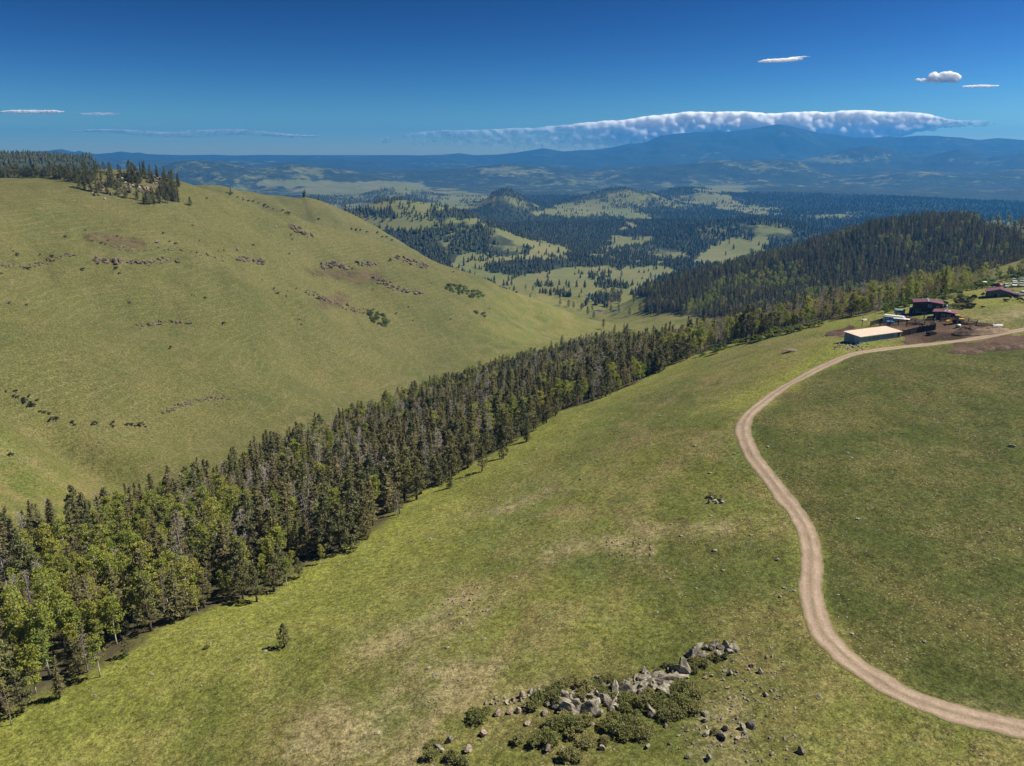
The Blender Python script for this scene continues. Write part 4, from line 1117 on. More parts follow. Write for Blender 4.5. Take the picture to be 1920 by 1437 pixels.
# loose boulders: (pixel, half size in m, label)
BOULD = [(822,1405,1.0,'domed lichen boulder alone below the outcrop slope'),(843,1390,.75,'dark-sided block leaning by the domed boulder'),(877,1410,.8,'upright pink boulder standing alone in short grass'),
         (838,1425,.55,'pale flat stone in front of the domed boulder'),(905,1378,.8,'low pinkish slab under the outcrop end'),(990,1357,.5,'small pink block under the round boulders'),
         (1027,1408,.75,'pink block among the lower bushes'),(1055,1412,.8,'grey boulder behind the lowest bush'),(1128,1405,.55,'pink stone below the bush row'),
         (1322,1340,.6,'pale stone with dark shaded face beside the bushes'),(1322,1353,.6,'low grey stone beside the pale stone'),(1352,1380,.9,'big dark boulder beside a thin green shrub'),(1325,1378,.7,'long leaning slab near the big dark boulder'),
         (1362,1368,.65,'grey block right behind the big dark boulder'),(1391,1366,.7,'pale blocky stone of a pair on the slope'),(1408,1362,.9,'dark grey blocky stone of a pair on the slope'),(1396,1376,.5,'flat stone at the foot of the blocky pair'),
         (1328,1424,.7,'dark rounded stone near the bottom of the slope'),(1503,1412,.75,'dark boulder standing alone near the road bend'),(1290,1420,.5,'tilted pale slab at the bottom of the slope'),
         (1435,1303,.5,'pale pair stone above the road bend'),(1410,1250,.45,'pale stone east of the round rock cluster'),(1370,1265,.6,'upright pale shard on the stony slope'),(1425,1262,.55,'flat pale stone on the stony slope'),
         (1248,1362,.5,'pale cube stone below the bushes'),(1215,1400,.55,'low pale slab below the bush row'),(1462,1120,.5,'white stone alone beside the road'),(1458,1050,.45,'grey stone alone in the middle meadow'),
         (1895,838,.8,'dark rock pair on the meadow east of the road'),(1088,900,.6,'grey rock alone on the upper meadow slope'),(295,456,1.8,'tall pale boulder on the left hillside'),(445,470,1.6,'white boulder by the hillside shrubs'),(517,427,1.6,'pale boulder above the hillside ledge'),
         (197,375,1.4,'pink-white boulder on grass below the pine knoll')]
for u, v, s, lab in BOULD:
    p = hit(u, v); i = random.randrange(6)
    me = (PROCKS[i % 3] if 'pink' in lab else ROCKS[i])
    o = obj('boulder', me, None, (p[0], p[1], p[2] + s * 0.3), (random.gauss(0, .25), random.gauss(0, .25), random.random() * 6.28), (s, s * random.uniform(.75, 1), s * random.uniform(.8, 1.1)))
    tag(o, lab, 'boulder')
# nameless field stones big enough to pick out
for k_ in range(130):
    while True:
        u, v = random.gauss(1370, 90), random.gauss(1330, 70)
        if 1255 < u < 1500 and 1225 < v < 1436 and not in_poly([(880,1320),(1300,1230),(1310,1330),(1240,1400),(1000,1420),(880,1400)], u, v): break
    p = hit(u, v); s = random.uniform(0.18, 0.42)
    o = obj('field_stone', random.choice(ROCKS + PROCKS), None, (p[0], p[1], p[2] + s * 0.15), (random.gauss(0, .3), random.gauss(0, .3), random.random() * 6.28), (s, s * .8, s * .7))
    tag(o, 'small pale stone strewn on the slope between outcrop and road', 'stone', 'stones strewn below the round rock cluster')
def make_shrubs(kind, specs, mk):
    return [(lambda st, VF: (st.mesh(kind + '_stems', M['greybark']), mesh_np(kind + '_leaves', VF[0], VF[1], [M[mk]])))(*bush(s, *a)) for s, a in specs]
SHR = make_shrubs('shrub', [(301,(1.3,1.5,32,30,.10)),(302,(1.0,1.2,26,28,.09)),(303,(1.5,1.3,36,30,.10)),(304,(0.9,1.6,24,28,.09))], 'shrub')
HSH = make_shrubs('hillside_shrub', [(311,(1.2,1.3,10,16,.26)),(312,(1.0,1.5,9,16,.26))], 'hillshrub')
OAK = make_shrubs('scrub', [(321,(1.6,2.2,18,18,.28)),(322,(1.3,1.8,14,18,.28))], 'oak')
def shrub(u, v, s, lib, label, name='shrub', group=None, parts=True):
    p = hit(u, v)
    if p is None: return
    e = empty(name, tuple(p), 0, label, 'shrub', group)
    e.rotation_euler = (0, 0, random.random() * 6.28); e.scale = (s * random.uniform(.85, 1.15), s * random.uniform(.85, 1.15), s * random.uniform(.85, 1.1))
    st, lf = random.choice(lib)
    obj('stems', st, e); obj('foliage', lf, e)
FG = [(898,1350,1.05),(912,1338,.8),(888,1338,.6),(1002,1325,1.15),(1012,1312,1.0),(1038,1308,1.1),(1046,1322,.9),(1048,1290,.8),(1062,1283,.75),(1082,1288,.8),(1090,1305,.95),(1098,1292,.9),(1075,1275,.7),(1055,1300,.7),(1110,1285,.75),(1128,1280,.85),(1145,1276,.7),
      (1180,1320,1.15),(1195,1328,1.15),(1172,1338,1.1),(1210,1325,1.1),(1225,1318,1.0),(1190,1345,1.0),(1240,1312,1.0),(1255,1330,1.2),(1270,1318,1.2),(1285,1322,1.1),(1298,1330,1.1),(1268,1338,1.2),(1250,1345,1.0),(1290,1298,1.1),(1302,1308,1.0),(1278,1292,1.0),(1262,1300,.9),(1300,1290,.8),
      (1050,1365,1.0),(1068,1360,1.1),(1085,1372,1.25),(1100,1362,1.2),(1072,1382,1.0),(1060,1352,.9),(1030,1360,.8),(1040,1375,.9),(1140,1365,1.2),(1155,1375,1.25),(1170,1362,1.1),(1185,1372,1.1),(1200,1368,1.0),(1150,1352,1.0),(1175,1385,1.0),(1205,1385,1.0),(1212,1375,.9),(1020,1385,1.0),(1035,1395,1.0),(1010,1392,.9),(1000,1400,.8),(1100,1395,.9),(1135,1393,.7),
      (970,1395,.8),(975,1388,.6),(1070,1420,1.1),(1058,1425,.9),(1085,1425,.8),(815,1400,.7),(850,1425,.9),(810,1420,.8),(870,1432,.9),(1340,1375,.6),(1310,1245,.7),(1322,1248,.8),(1300,1250,.6),(1298,1240,.6),(1335,1235,.6),(1348,1236,.7),(1360,1235,.6),(1305,1262,.6),(1262,1252,.7),(1248,1250,.6),(1235,1262,.6),
      (1150,1290,.6),(1168,1280,.6),(1215,1305,.8),(1130,1300,.7),(1165,1312,.9),(1345,1240,.5),(1332,932,.8),(1352,936,.7),(1340,934,.6)]
for u, v, s in FG:
    grp, lab = 'bushes around the outcrop', 'olive leafy bush packed around the long jagged rock outcrop'
    if v > 1350 and u > 990 and u < 1220: lab = 'olive leafy bush in the row below the rock outcrop'
    if u < 880 or (v > 1415): lab = 'yellowish bush near the domed boulder and lowest rocks' if u < 900 else 'rounded bush standing lowest below the outcrop'
    if 1288 < u < 1370 and v < 1265: lab = 'small green bush at the foot of the round rock cluster'
    if v < 1000: lab = 'dark scrub bush on the small broken rock heap'
    shrub(u, v, s, SHR, lab, group=grp)
shrub(388, 1216, 0.5, SHR, 'small green shrub alone on the slope below the woods')
# left hillside: shrubs, ledges, scrub patches
HS = [(25,472),(33,480),(12,503),(3,514),(54,506),(76,480),(98,482),(124,478),(140,479),(155,508),(185,488),(184,496),(218,504),(224,514),(123,445),(173,453),(190,458),(198,460),(203,452),(220,444),(228,447),(160,433),(128,478),(307,440),(362,424),(374,453),(475,461),(410,472),(420,470),(318,454),(330,458),(388,374),(50,574),(18,570),(320,655),(298,605),(243,569),(360,554),(420,608),(492,525),(514,544),(521,552),(497,524),(540,547),(537,557),(556,543),(538,558),(565,610),(562,600),(515,541),(575,546),(588,555),(850,512),(897,545),(809,533),(766,577),(743,589),(775,603),(950,598),(845,600),(918,580),(385,560),(95,790),(135,793),(210,797),(270,798),(30,735),(55,745),(12,735),(70,752),(20,855),(548,450),(546,442),(543,478),(700,545),(730,490)]
for t in sorted(random.random() ** .8 for _ in range(26)):
    u = -5 + 285 * t; HS.append((u + random.gauss(0, 3), float(np.interp(u, [0, 40, 80, 110, 150, 280], [735, 748, 776, 790, 796, 799])) + random.gauss(0, 2)))
for u, v in HS:
    shrub(u, v, random.uniform(.5, 1.25), HSH, 'dark round shrub dotted on the open left hillside', group='shrubs dotted on the left hillside', name='hillside_shrub')
for t in np.linspace(0, 1, 16):
    shrub(430 + 118 * t + random.gauss(0, 4), 363 + 38 * t + random.gauss(0, 1) + 2, random.uniform(1.0, 1.9), HSH, 'dark shrub in the line along the left hill crest', group='shrubs along the hill crest', name='hillside_shrub')
for u, v in [(660,431),(668,433),(676,433),(688,437),(708,438),(717,445),(725,446),(735,452),(598,412)]:
    shrub(u, v, random.uniform(1.3, 2.2), HSH, 'dark bush low on the far shoulder of the left hill', group='bushes on the hill shoulder', name='hillside_shrub')
HL = [([(545,424),(552,428),(560,434),(572,440),(580,443)], 20, 1.5, 'stepped dark rock ledge high on the green hillside'),
      ([(180,489),(215,491),(250,492),(290,491),(335,489)], 34, 1.3, 'long dark rock ledge running level across the hillside'),
      ([(448,486),(465,487),(480,490),(492,493)], 18, 1.5, 'short dark rock ledge beside the white boulder'),
      ([(602,500),(620,497),(640,498),(652,503)], 20, 1.7, 'dark rock ledge with green scrub under it'),
      ([(672,495),(690,498),(700,495)], 13, 1.6, 'small dark rock ledge next to the scrubby one'),
      ([(740,485),(765,489),(785,495),(802,500)], 24, 1.7, 'slanting dark rock ledge near the hill nose'),
      ([(700,520),(715,528),(735,538),(760,545),(790,550)], 30, 1.5, 'broken rock band trailing down the hill nose'),
      ([(580,548),(600,560),(630,570),(660,580),(680,585)], 30, 1.2, 'reddish rock band above the round scrub patch'),
      ([(310,772),(330,764),(350,757),(370,751),(395,748),(430,747)], 30, .75, 'thin stony line low on the hillside'),
      ([(255,612),(285,608),(300,606),(345,604)], 12, 1.0, 'few scattered rocks midway up the hillside'),
      ([(140,478),(100,486),(60,500),(10,500)], 18, 1.0, 'scattered dark rocks at the far end of the hillside'),
      ([(940,540),(980,548),(1005,552)], 12, 1.4, 'low rock scatter on the hill nose above the pond'),
      ([(210,462),(250,470),(330,470),(420,485)], 22, .9, 'loose rock scatter above the long ledge')]
for line, n, s, lab in HL:
    o_ = outcrop('rock_ledge', line[len(line) // 2], lab, 'rock ledges on the left hillside')
    ua = np.interp(np.linspace(0, 1, n), np.linspace(0, 1, len(line)), [p[0] for p in line]); va = np.interp(np.linspace(0, 1, n), np.linspace(0, 1, len(line)), [p[1] for p in line])
    for u, v in zip(ua, va):
        for _ in range(2): rocks_at(o_, u + random.gauss(0, 4), v + random.gauss(0, 2.2), s * random.uniform(.8, 1.7), HROCKS, 1, 0)
for (u0, v0), n, sp, lab in (((712, 598), 42, (13, 10), 'bright green scrub bush in the round patch on the hillside'), ((872, 548), 60, (20, 7), 'bright green scrub bush in the long patch near the hill nose'), ((905, 590), 9, (10, 4), 'green scrub bush in the small low patch on the hill nose')):
    for _ in range(n):
        a, q_ = random.random() * 6.28, math.sqrt(random.random()) * 1.7
        shrub(u0 + math.cos(a) * q_ * sp[0] + math.sin(a) * q_ * sp[0] * 0.5, v0 + math.sin(a) * q_ * sp[1] + math.cos(a) * q_ * 3, random.uniform(.8, 1.35), OAK, lab, group='green scrub patches', name='scrub_bush')
# pines on the rocky knoll
knoll = outcrop('rock_outcrop', (215, 345), 'pale brown rock knoll crowned with dark pines on the hilltop')
for _ in range(70): rocks_at(knoll, random.uniform(165, 300), random.uniform(328, 368), 2.1, HROCKS, 1, 2)
for _ in range(26): rocks_at(knoll, random.uniform(165, 300), random.uniform(328, 368), 1.8, PROCKS, 1, 2)
def pix_tree(kx, u, v, h, label, group=None, raised=0, rmin=50, va=None):
    p = hit(u, v, 0, rmin)
    if p is None: return
    va_ = random.randrange(len(HT[kx])) if va is None else va
    tree(kx, va_, p[0], p[1], h / HT[kx][va_], label, group)
KN = [(x, 333 + (x - 95) * 0.13 + random.gauss(0, 2)) for x in range(92, 175, 3)] + [(random.uniform(140, 330), random.uniform(322, 348)) for _ in range(60)] + [(x, random.uniform(374, 384)) for x in range(270, 338, 5)] + [(random.uniform(300, 345), random.uniform(340, 376)) for _ in range(24)]
KN += [(160,356),(172,360),(182,362),(192,358),(202,364),(222,366),(236,372),(258,374),(150,352),(186,356),(244,362),(210,352),(258,352),(228,350)]
for u, v in KN: pix_tree(random.choice(['pine', 'fir']), u, v, random.uniform(8, 12), 'dark %s in the clump on the %s of the rocky hilltop knoll' % ('pine', 'shoulder' if u > 265 else 'crown' if v < 352 and u > 150 else 'grassy flank' if v >= 352 else 'skyline end'), 'pines on the rocky knoll')
for x in list(range(-8, 92, 4)): pix_tree(random.choice(['pine', 'fir']), x, 334, random.uniform(8, 12), 'dark pine in the row along the grassy hill skyline', 'pines on the hill skyline')
pix_tree('pine', 357, 386, 7, 'lone dark pine on grass just below the rocky knoll')
pix_tree('fir', 433, 364, 10, 'lone pointed fir on the hill crest skyline')
for u, v, h in [(533,1213,4.8)]: pix_tree('pine', u, v, h, 'lone small pine casting a shadow on the open meadow', va=0)
for u, v, h, lab in [(843,915,5.5,'small fir standing alone on grass off the woods edge'),(904,884,8,'mid-sized pine standing forward of the woods edge'),(944,860,6,'small pine beside the forward pine at the woods edge'),(987,828,9,'tall fir at the woods corner casting a long shadow'),
                     (1113,597,9,'single pine on the toe of the left hill'),(1131,617,11,'pine on grass just above the far woods rim')]:
    pix_tree('fir' if 'fir' in lab else 'pine', u, v, h, lab)
# pond edge trees and clumps in the valley
for u, v in [(1066,576),(1076,580),(1090,582),(1102,590),(1110,585),(1050,573)]: pix_tree('pine', u, v, 11, 'dark pine beside the near ponds at the hill toe', 'pines by the ponds')
for _ in range(34): pix_tree('pine', random.uniform(1120, 1165), random.uniform(552, 572), random.uniform(9, 15), 'dark green tree in the grove beside the valley pond', 'grove by the valley pond')
for u in [1133,1137,1141,1146,1150,1154,1158,1163,1168]: pix_tree('fir', u, 536 + random.gauss(0, 1.5), random.uniform(9, 13), 'slim pine in the little stand out on the valley meadow', 'stand on the valley meadow')
for u, v in [(1150,500),(985,543),(999,546),(1188,570),(1235,590),(1228,585),(1200,585),(1180,592),(1145,585),(1160,588),(1220,592),(1165,520),(1220,523)]:
    pix_tree('pine', u, v, random.uniform(9, 13), 'solitary dark tree on the valley floor grass', 'solitary trees on the valley floor')

# ------------------------------------------------------------------ ponds
wm, nt, b = mat('pond_water', 0.06, 0.6); b.inputs['Base Color'].default_value = (0.05, 0.09, 0.13, 1)
n1 = noise(nt, N(nt, 'ShaderNodeNewGeometry').outputs['Position'], 0.8, 3, 0.5); nt.links.new(bumpn(nt, n1, 0.03, 0.3), b.inputs['Normal'])
for (u, v, wu, lab) in ((1109, 554, 13, 'narrow blue pond in the valley meadow'), (1123, 583, 9, 'small blue pond among trees near the hill toe'), (1153, 583, 5, 'tiny blue pool beside the small pond'), (1236, 518, 13, 'far blue pond at the foot of the forested hill')):
    c = hit(u, v); pts = []
    rx = wu / F * math.hypot(c[0], c[1]); ry = rx * (0.62 if wu > 8 else 0.9)
    for k_ in range(28):
        a = 6.283 * k_ / 28; q_ = 1 + 0.22 * math.sin(3 * a + u) + 0.12 * math.sin(5 * a)
        pts.append((c[0] + math.cos(a) * rx * q_, c[1] + math.sin(a) * ry * q_))
    zz = max(float(gz(p[0], p[1])) for p in pts) + CZ + 0.05
    tag(part('pond', lambda bm: poly_solid(bm, [(p[0], p[1], zz) for p in pts], 4.0), wm, None), lab, 'pond', kind='structure')

# ------------------------------------------------------------------ ranch
def V2(p): return np.array(p[:2], float)
def frame(a, b_):                            # local frame: origin a, x axis towards b (ground plane), z up
    d = V2(b_) - V2(a); L_ = np.linalg.norm(d); return L_, math.atan2(d[1], d[0])
# long metal shed
A, B, Cc = hit(1611, 645.5), hit(1688, 632.5), hit(1594.5, 637)
Ls, rz = frame(A, B)
Ws = 6.2
zb = min(A[2], B[2], Cc[2]) - 0.25
shed = empty('metal_shed', (A[0], A[1], zb), rz, 'long low shed with blue-grey metal walls and flat tan roof', 'shed')
hf = 3.05; hb = 3.5
npan = 8; pw = (Ls - 1.2) / npan
for i in range(npan):
    part('wall_panel', lambda bm: add_box(bm, (pw / 2 - 0.015, 0, hf / 2), (pw - 0.03, 0.08, hf)), M['tin'], shed, loc=(i * pw, 0.04 + 0.012 * (i % 2), 0))
part('door', lambda bm: add_box(bm, (Ls - 0.6, 0.06, hf / 2), (1.12, 0.08, hf)), M['plank'], shed)
for i in range(3):
    w3 = Ws / 3
    part('wall_panel', lambda bm: add_box(bm, (0, w3 / 2, (hf + .15) / 2), (0.08, w3 - 0.03, hf + .15)), M['tin'], shed, loc=(0.04 + 0.012 * (i % 2), 0.1 + i * w3 * 0.97, 0))
part('end_wall', lambda bm: add_box(bm, (Ls - 0.06, Ws / 2, hf / 2), (0.08, Ws - 0.3, hf)), M['tin'], shed)
part('back_wall', lambda bm: add_box(bm, (Ls / 2, Ws - 0.1, hf / 2), (Ls - 0.3, 0.08, hf)), M['tin'], shed)
rf_ = part('roof', lambda bm: poly_solid(bm, [(-0.35, -0.35, hf + .12), (Ls + 0.35, -0.35, hf + .12), (Ls + 0.35, Ws + 0.3, hb + .12), (-0.35, Ws + 0.3, hb + .12)], 0.12), M['tinroof'], shed)
part('roof_edge', lambda bm: add_box(bm, (Ls / 2, -0.385, hf + 0.05), (Ls + 0.7, 0.05, 0.2)), M['trim'], rf_)

def prism(name, fp, zb, h, ridge, roofm, wallm, label, cat, over=0.45, flat=False):
    """house on four footprint points (front left, front right, back right, back left); ridge runs front to back"""
    fp = [np.array(p[:2]) for p in fp]
    o = fp[0]; d = fp[1] - fp[0]; Wd = np.linalg.norm(d); rz_ = math.atan2(d[1], d[0])
    ex = d / Wd; ey = np.array([-ex[1], ex[0]])
    D = max(np.dot(fp[3] - fp[0], ey), np.dot(fp[2] - fp[1], ey), 3.0)
    e = empty(name, (o[0], o[1], zb), rz_, label, cat)
    def walls(bm):
        y0, y1 = 0, D
        a = [bm.verts.new(p) for p in ((0, y0, -0.6), (Wd, y0, -0.6), (Wd, y0, h), (Wd / 2, y0, h + ridge), (0, y0, h))]
        c = [bm.verts.new((v.co.x, y1, v.co.z)) for v in a]
        bm.faces.new(a); bm.faces.new(c[::-1])
        for i in range(5):
            j = (i + 1) % 5
            bm.faces.new((a[i], c[i], c[j], a[j]))
    part('wall', walls, wallm, e)
    sl = ridge / (Wd / 2)
    for s in (0, 1):
        x0, x1 = (-over, Wd / 2) if s == 0 else (Wd + over, Wd / 2)
        za, zc = h - sl * over + 0.10, h + ridge + 0.10
        pts = [(x0, -over, za), (x1, -over, zc), (x1, D + over, zc), (x0, D + over, za)]
        part('roof', lambda bm: poly_solid(bm, pts if s == 0 else pts[::-1], 0.09), roofm, e)
    part('ridge_cap', lambda bm: add_box(bm, (Wd / 2, D / 2, h + ridge + 0.12), (0.3, D + 2 * over + 0.02, 0.06)), M['pipe'] if wallm is M['darkwood'] else roofm, e)
    return e, Wd, D
def window(e, x, z, w, h, side='front', Wd=0, D=0, pane=None):
    if side == 'front': c, s = (x, -0.03, z), (w, 0.10, h)
    elif side == 'right': c, s = (Wd + 0.03, x, z), (0.10, w, h)
    else: c, s = (-0.03, x, z), (0.10, w, h)
    f = part('window', lambda bm: add_box(bm, c, s), M['trim'], e)
    k_ = 0.8
    c2 = (c[0] + (0.045 if side == 'right' else -0.045 if side == 'left' else 0), c[1] - (0.045 if side == 'front' else 0), c[2])
    s2 = (s[0] * (k_ if side == 'front' else 1), s[1] * (1 if side == 'front' else k_), s[2] * k_)
    part('pane', lambda bm: add_box(bm, c2, s2), pane or M['glass'], f)
# main house
def rect(u, v, ang, w, d):
    p = hit(u, v); ex = np.array([math.cos(ang), math.sin(ang)]); ey = np.array([-ex[1], ex[0]])
    q2 = [p[:2], p[:2] + ex * w, p[:2] + ex * w + ey * d, p[:2] + ey * d]
    return [np.array([*a_, float(gz(*a_)) + CZ]) for a_ in q2]
hfp = rect(1711, 591.5, R(-24), 9.0, 6.5)
zb = float(min(p[2] for p in hfp)); print('house', [p.round(1) for p in hfp])
house, HW, HD = prism('ranch_house', hfp, zb, 5.0, 0.55, M['maroon'], M['darkwood'], 'two-storey dark brown ranch house with maroon metal roof', 'house')
for x, z, w, h in ((HW * .56, 4.0, 1.2, 1.0), (HW * .84, 3.9, .9, .8), (HW * .12, 1.9, .8, 1.0), (HW * .22, 1.9, .9, 1.0), (HW * .40, 1.4, 1.4, 1.0)): window(house, x, z, w, h, 'front', HW, HD)
for y in (HD * .35, HD * .7): window(house, y, 4.0, .9, .8, 'right', HW, HD)
part('door', lambda bm: add_box(bm, (HW * .65, -0.04, 1.0), (0.95, 0.08, 2.0)), M['plank'], house)
part('balcony_rail', lambda bm: [add_box(bm, (HW * .4, -1.2, 2.95), (HW * .7, .07, .08))] + [add_box(bm, (HW * (.08 + .09 * i), -1.2, 2.5), (.06, .06, .9)) for i in range(8)], M['darkwood'], house)
part('balcony_floor', lambda bm: add_box(bm, (HW * .4, -0.6, 2.05), (HW * .72, 1.25, .12)), M['darkwood'], house)
for i in range(4): part('post', lambda bm: add_box(bm, (HW * (.06 + .225 * i), -1.15, .95), (.14, .14, 2.1)), M['darkwood'], house)
wfp = rect(1749, 598.5, R(-33), 6.6, 5.2)
wing, WW, WD = prism('house_wing', wfp, float(min(p[2] for p in wfp)), 2.6, 0.35, M['maroon'], M['darkwood'], 'low dark side wing with maroon roof on the ranch house', 'building')  # wing of the ranch house, built as an object of its own
for x in (.45, .7): window(wing, WW * x, 1.5, 1.1, 1.0, 'front', WW, WD)
part('door', lambda bm: add_box(bm, (WW * .2, -0.04, 1.0), (0.95, 0.08, 2.0)), M['plank'], wing)
part('skylight', lambda bm: add_box(bm, (WW * .62, WD * .45, 2.6 + .28), (1.6, .9, .14)), M['white'], wing)
part('chimney', lambda bm: (add_cyl(bm, (WW * .5, WD * .8, 2.6), (WW * .5, WD * .8, 4.4), .28), add_cyl(bm, (WW * .5, WD * .8, 4.4), (WW * .5, WD * .8, 4.6), .42, .3)), M['pipe'], wing, True)
# grey cabin
gfp = rect(1847.5, 559.5, R(-30), 8.7, 6.5)
gzb = float(min(p[2] for p in gfp)); print('cabin', [p.round(1) for p in gfp])
cabin, GW, GD_ = prism('grey_cabin', gfp, gzb, 2.7, 1.15, M['maroon'], M['greywall'], 'small grey board cabin with dull maroon gable roof', 'cabin')
GW_ = GW
part('door', lambda bm: add_box(bm, (GW * .36, -0.04, .95), (.8, .08, 1.9)), M['black'], cabin)
window(cabin, GW * .47, 1.5, .8, .8, 'front', GW, GD_); window(cabin, GW * .14, 1.5, .6, .7, 'front', GW, GD_)
part('porch_roof', lambda bm: poly_solid(bm, [(GW + .5, -.3, 2.35), (GW + 2.2, -.3, 1.95), (GW + 2.2, GD_, 1.95), (GW + .5, GD_, 2.35)], .08), M['maroon'], cabin)
for y in (0, GD_ * .5, GD_ - .3): part('post', lambda bm: add_box(bm, (GW + 2.0, y, .6), (.12, .12, 2.6)), M['trim'], cabin)
# water tank
p = hit(1845, 538)
tank = empty('water_tank', tuple(p), 0, 'grey round water tank with a white lid behind the cabin', 'tank')
part('drum', lambda bm: add_cyl(bm, (0, 0, -.2), (0, 0, 2.1), .95, seg=20), M['concrete'], tank, False)
part('lid', lambda bm: (add_cyl(bm, (0, 0, 2.1), (0, 0, 2.25), 1.02, seg=20), add_cyl(bm, (0, 0, 2.25), (0, 0, 2.45), .95, .2, seg=20)), M['white'], tank)
p = hit(1707, 587)
tank = empty('water_tank', tuple(p), 0, 'dark upright tank with white cap against the ranch house', 'tank')
part('drum', lambda bm: add_cyl(bm, (0, 0, -.2), (0, 0, 2.0), .55, seg=16), M['darkcar'], tank)
part('lid', lambda bm: add_cyl(bm, (0, 0, 2.0), (0, 0, 2.3), .6, .5, seg=16), M['white'], tank)
# horse trailer
a, b_ = hit(1655, 604), hit(1697, 600)
L_, rz = frame(a, b_)
L_ = min(max(L_, 7), 9)
tr_ = empty('stock_trailer', tuple(a), rz, 'long white-roofed silver stock trailer parked by the corral', 'trailer')
def round_body(bm, L_, Wt, z0, z1):
    prof_ = [(-Wt / 2, z0), (Wt / 2, z0), (Wt / 2, z1 - .45), (Wt * .36, z1 - .12), (0, z1), (-Wt * .36, z1 - .12), (-Wt / 2, z1 - .45)]
    ring = []
    for x, k_ in ((0, .88), (.35, 1), (L_ - .8, 1), (L_, .82)):
        ring.append([bm.verts.new((x, y * k_, z0 + (z - z0) * (0.75 + .25 * k_) if k_ < 1 else z)) for y, z in prof_])
    n = len(prof_)
    for r1, r2 in zip(ring[:-1], ring[1:]):
        for i in range(n): bm.faces.new((r1[i], r1[(i + 1) % n], r2[(i + 1) % n], r2[i]))
    bm.faces.new(ring[0][::-1]); bm.faces.new(ring[-1])
part('body', lambda bm: round_body(bm, L_, 2.3, .55, 2.7), M['silver'], tr_)
part('roof', lambda bm: add_box(bm, (L_ / 2, 0, 2.72), (L_ - .9, 1.5, .08)), M['white'], tr_)
part('stripe', lambda bm: add_box(bm, (L_ / 2, -1.16, 1.1), (L_ - 1.2, .04, .35)), M['blue'], tr_)
for i in range(5): part('vent', lambda bm: add_box(bm, (1 + i * (L_ - 2) / 4, -1.165, 1.85), (.8, .05, .3)), M['black'], tr_)
for x in (L_ * .35, L_ * .47):
    for s in (-1, 1): part('wheel', lambda bm: add_cyl(bm, (x, s * 1.0, .38), (x, s * 1.22, .38), .38, seg=14), M['black'], tr_)
part('hitch', lambda bm: add_box(bm, (L_ + .7, 0, .5), (1.5, .18, .16)), M['black'], tr_)
# teal camper shell behind it
a = hit(1686, 590.5)
ts = empty('camper_shell', tuple(a), rz + .1, 'teal camper shell on blocks behind the stock trailer', 'camper')
part('shell', lambda bm: round_body(bm, 3.6, 2.0, .5, 2.2), M['teal'], ts, loc=(-1.8, 0, 0))
part('window', lambda bm: add_box(bm, (0, -1.02, 1.4), (2.2, .05, .5)), M['glass'], ts)
part('block', lambda bm: (add_box(bm, (-1, 0, .2), (.5, 1.7, .9)), add_box(bm, (1, 0, .2), (.5, 1.7, .9))), M['plank'], ts)
# flatbed with white deck
a = hit(1690, 602)
fb = empty('flatbed_trailer', tuple(a), rz, 'low flatbed trailer with pale deck beside the corral rails', 'trailer')
part('deck', lambda bm: add_box(bm, (0, 0, .8), (5.2, 1.9, .14)), M['white'], fb)
for s in (-1, 1): part('wheel', lambda bm: add_cyl(bm, (.4, s * .8, .34), (.4, s * 1.02, .34), .36, seg=14), M['black'], fb)
part('hitch', lambda bm: add_box(bm, (3.1, 0, .7), (1.2, .14, .12)), M['black'], fb)
a = hit(1669, 608)
bl = empty('stock_tank', tuple(a), .2, 'blue plastic water trough in front of the stock trailer', 'trough')
part('tub', lambda bm: add_cyl(bm, (0, 0, -.1), (0, 0, .95), 1.15, 1.25, 18), M['blue'], bl, True)
part('rim', lambda bm: add_cyl(bm, (0, 0, .95), (0, 0, 1.03), 1.32, 1.32, 18), M['blue'], bl)
a = hit(1700, 598)
at = empty('quad_bike', tuple(a), .6, 'small red quad bike parked near the house corner', 'quad bike')
part('body', lambda bm: add_box(bm, (0, 0, .75), (1.5, .7, .4)), M['red'], at, bev=.1)
part('seat', lambda bm: add_box(bm, (-.2, 0, 1.0), (.8, .4, .14)), M['black'], at, bev=.04)
part('handlebar', lambda bm: (add_cyl(bm, (.45, -.4, 1.25), (.45, .4, 1.25), .04), add_cyl(bm, (.5, 0, .8), (.45, 0, 1.25), .04)), M['black'], at)
for x in (-.55, .55):
    for s in (-1, 1): part('wheel', lambda bm: add_cyl(bm, (x, s * .35, .3), (x, s * .62, .3), .32, seg=12), M['black'], at)
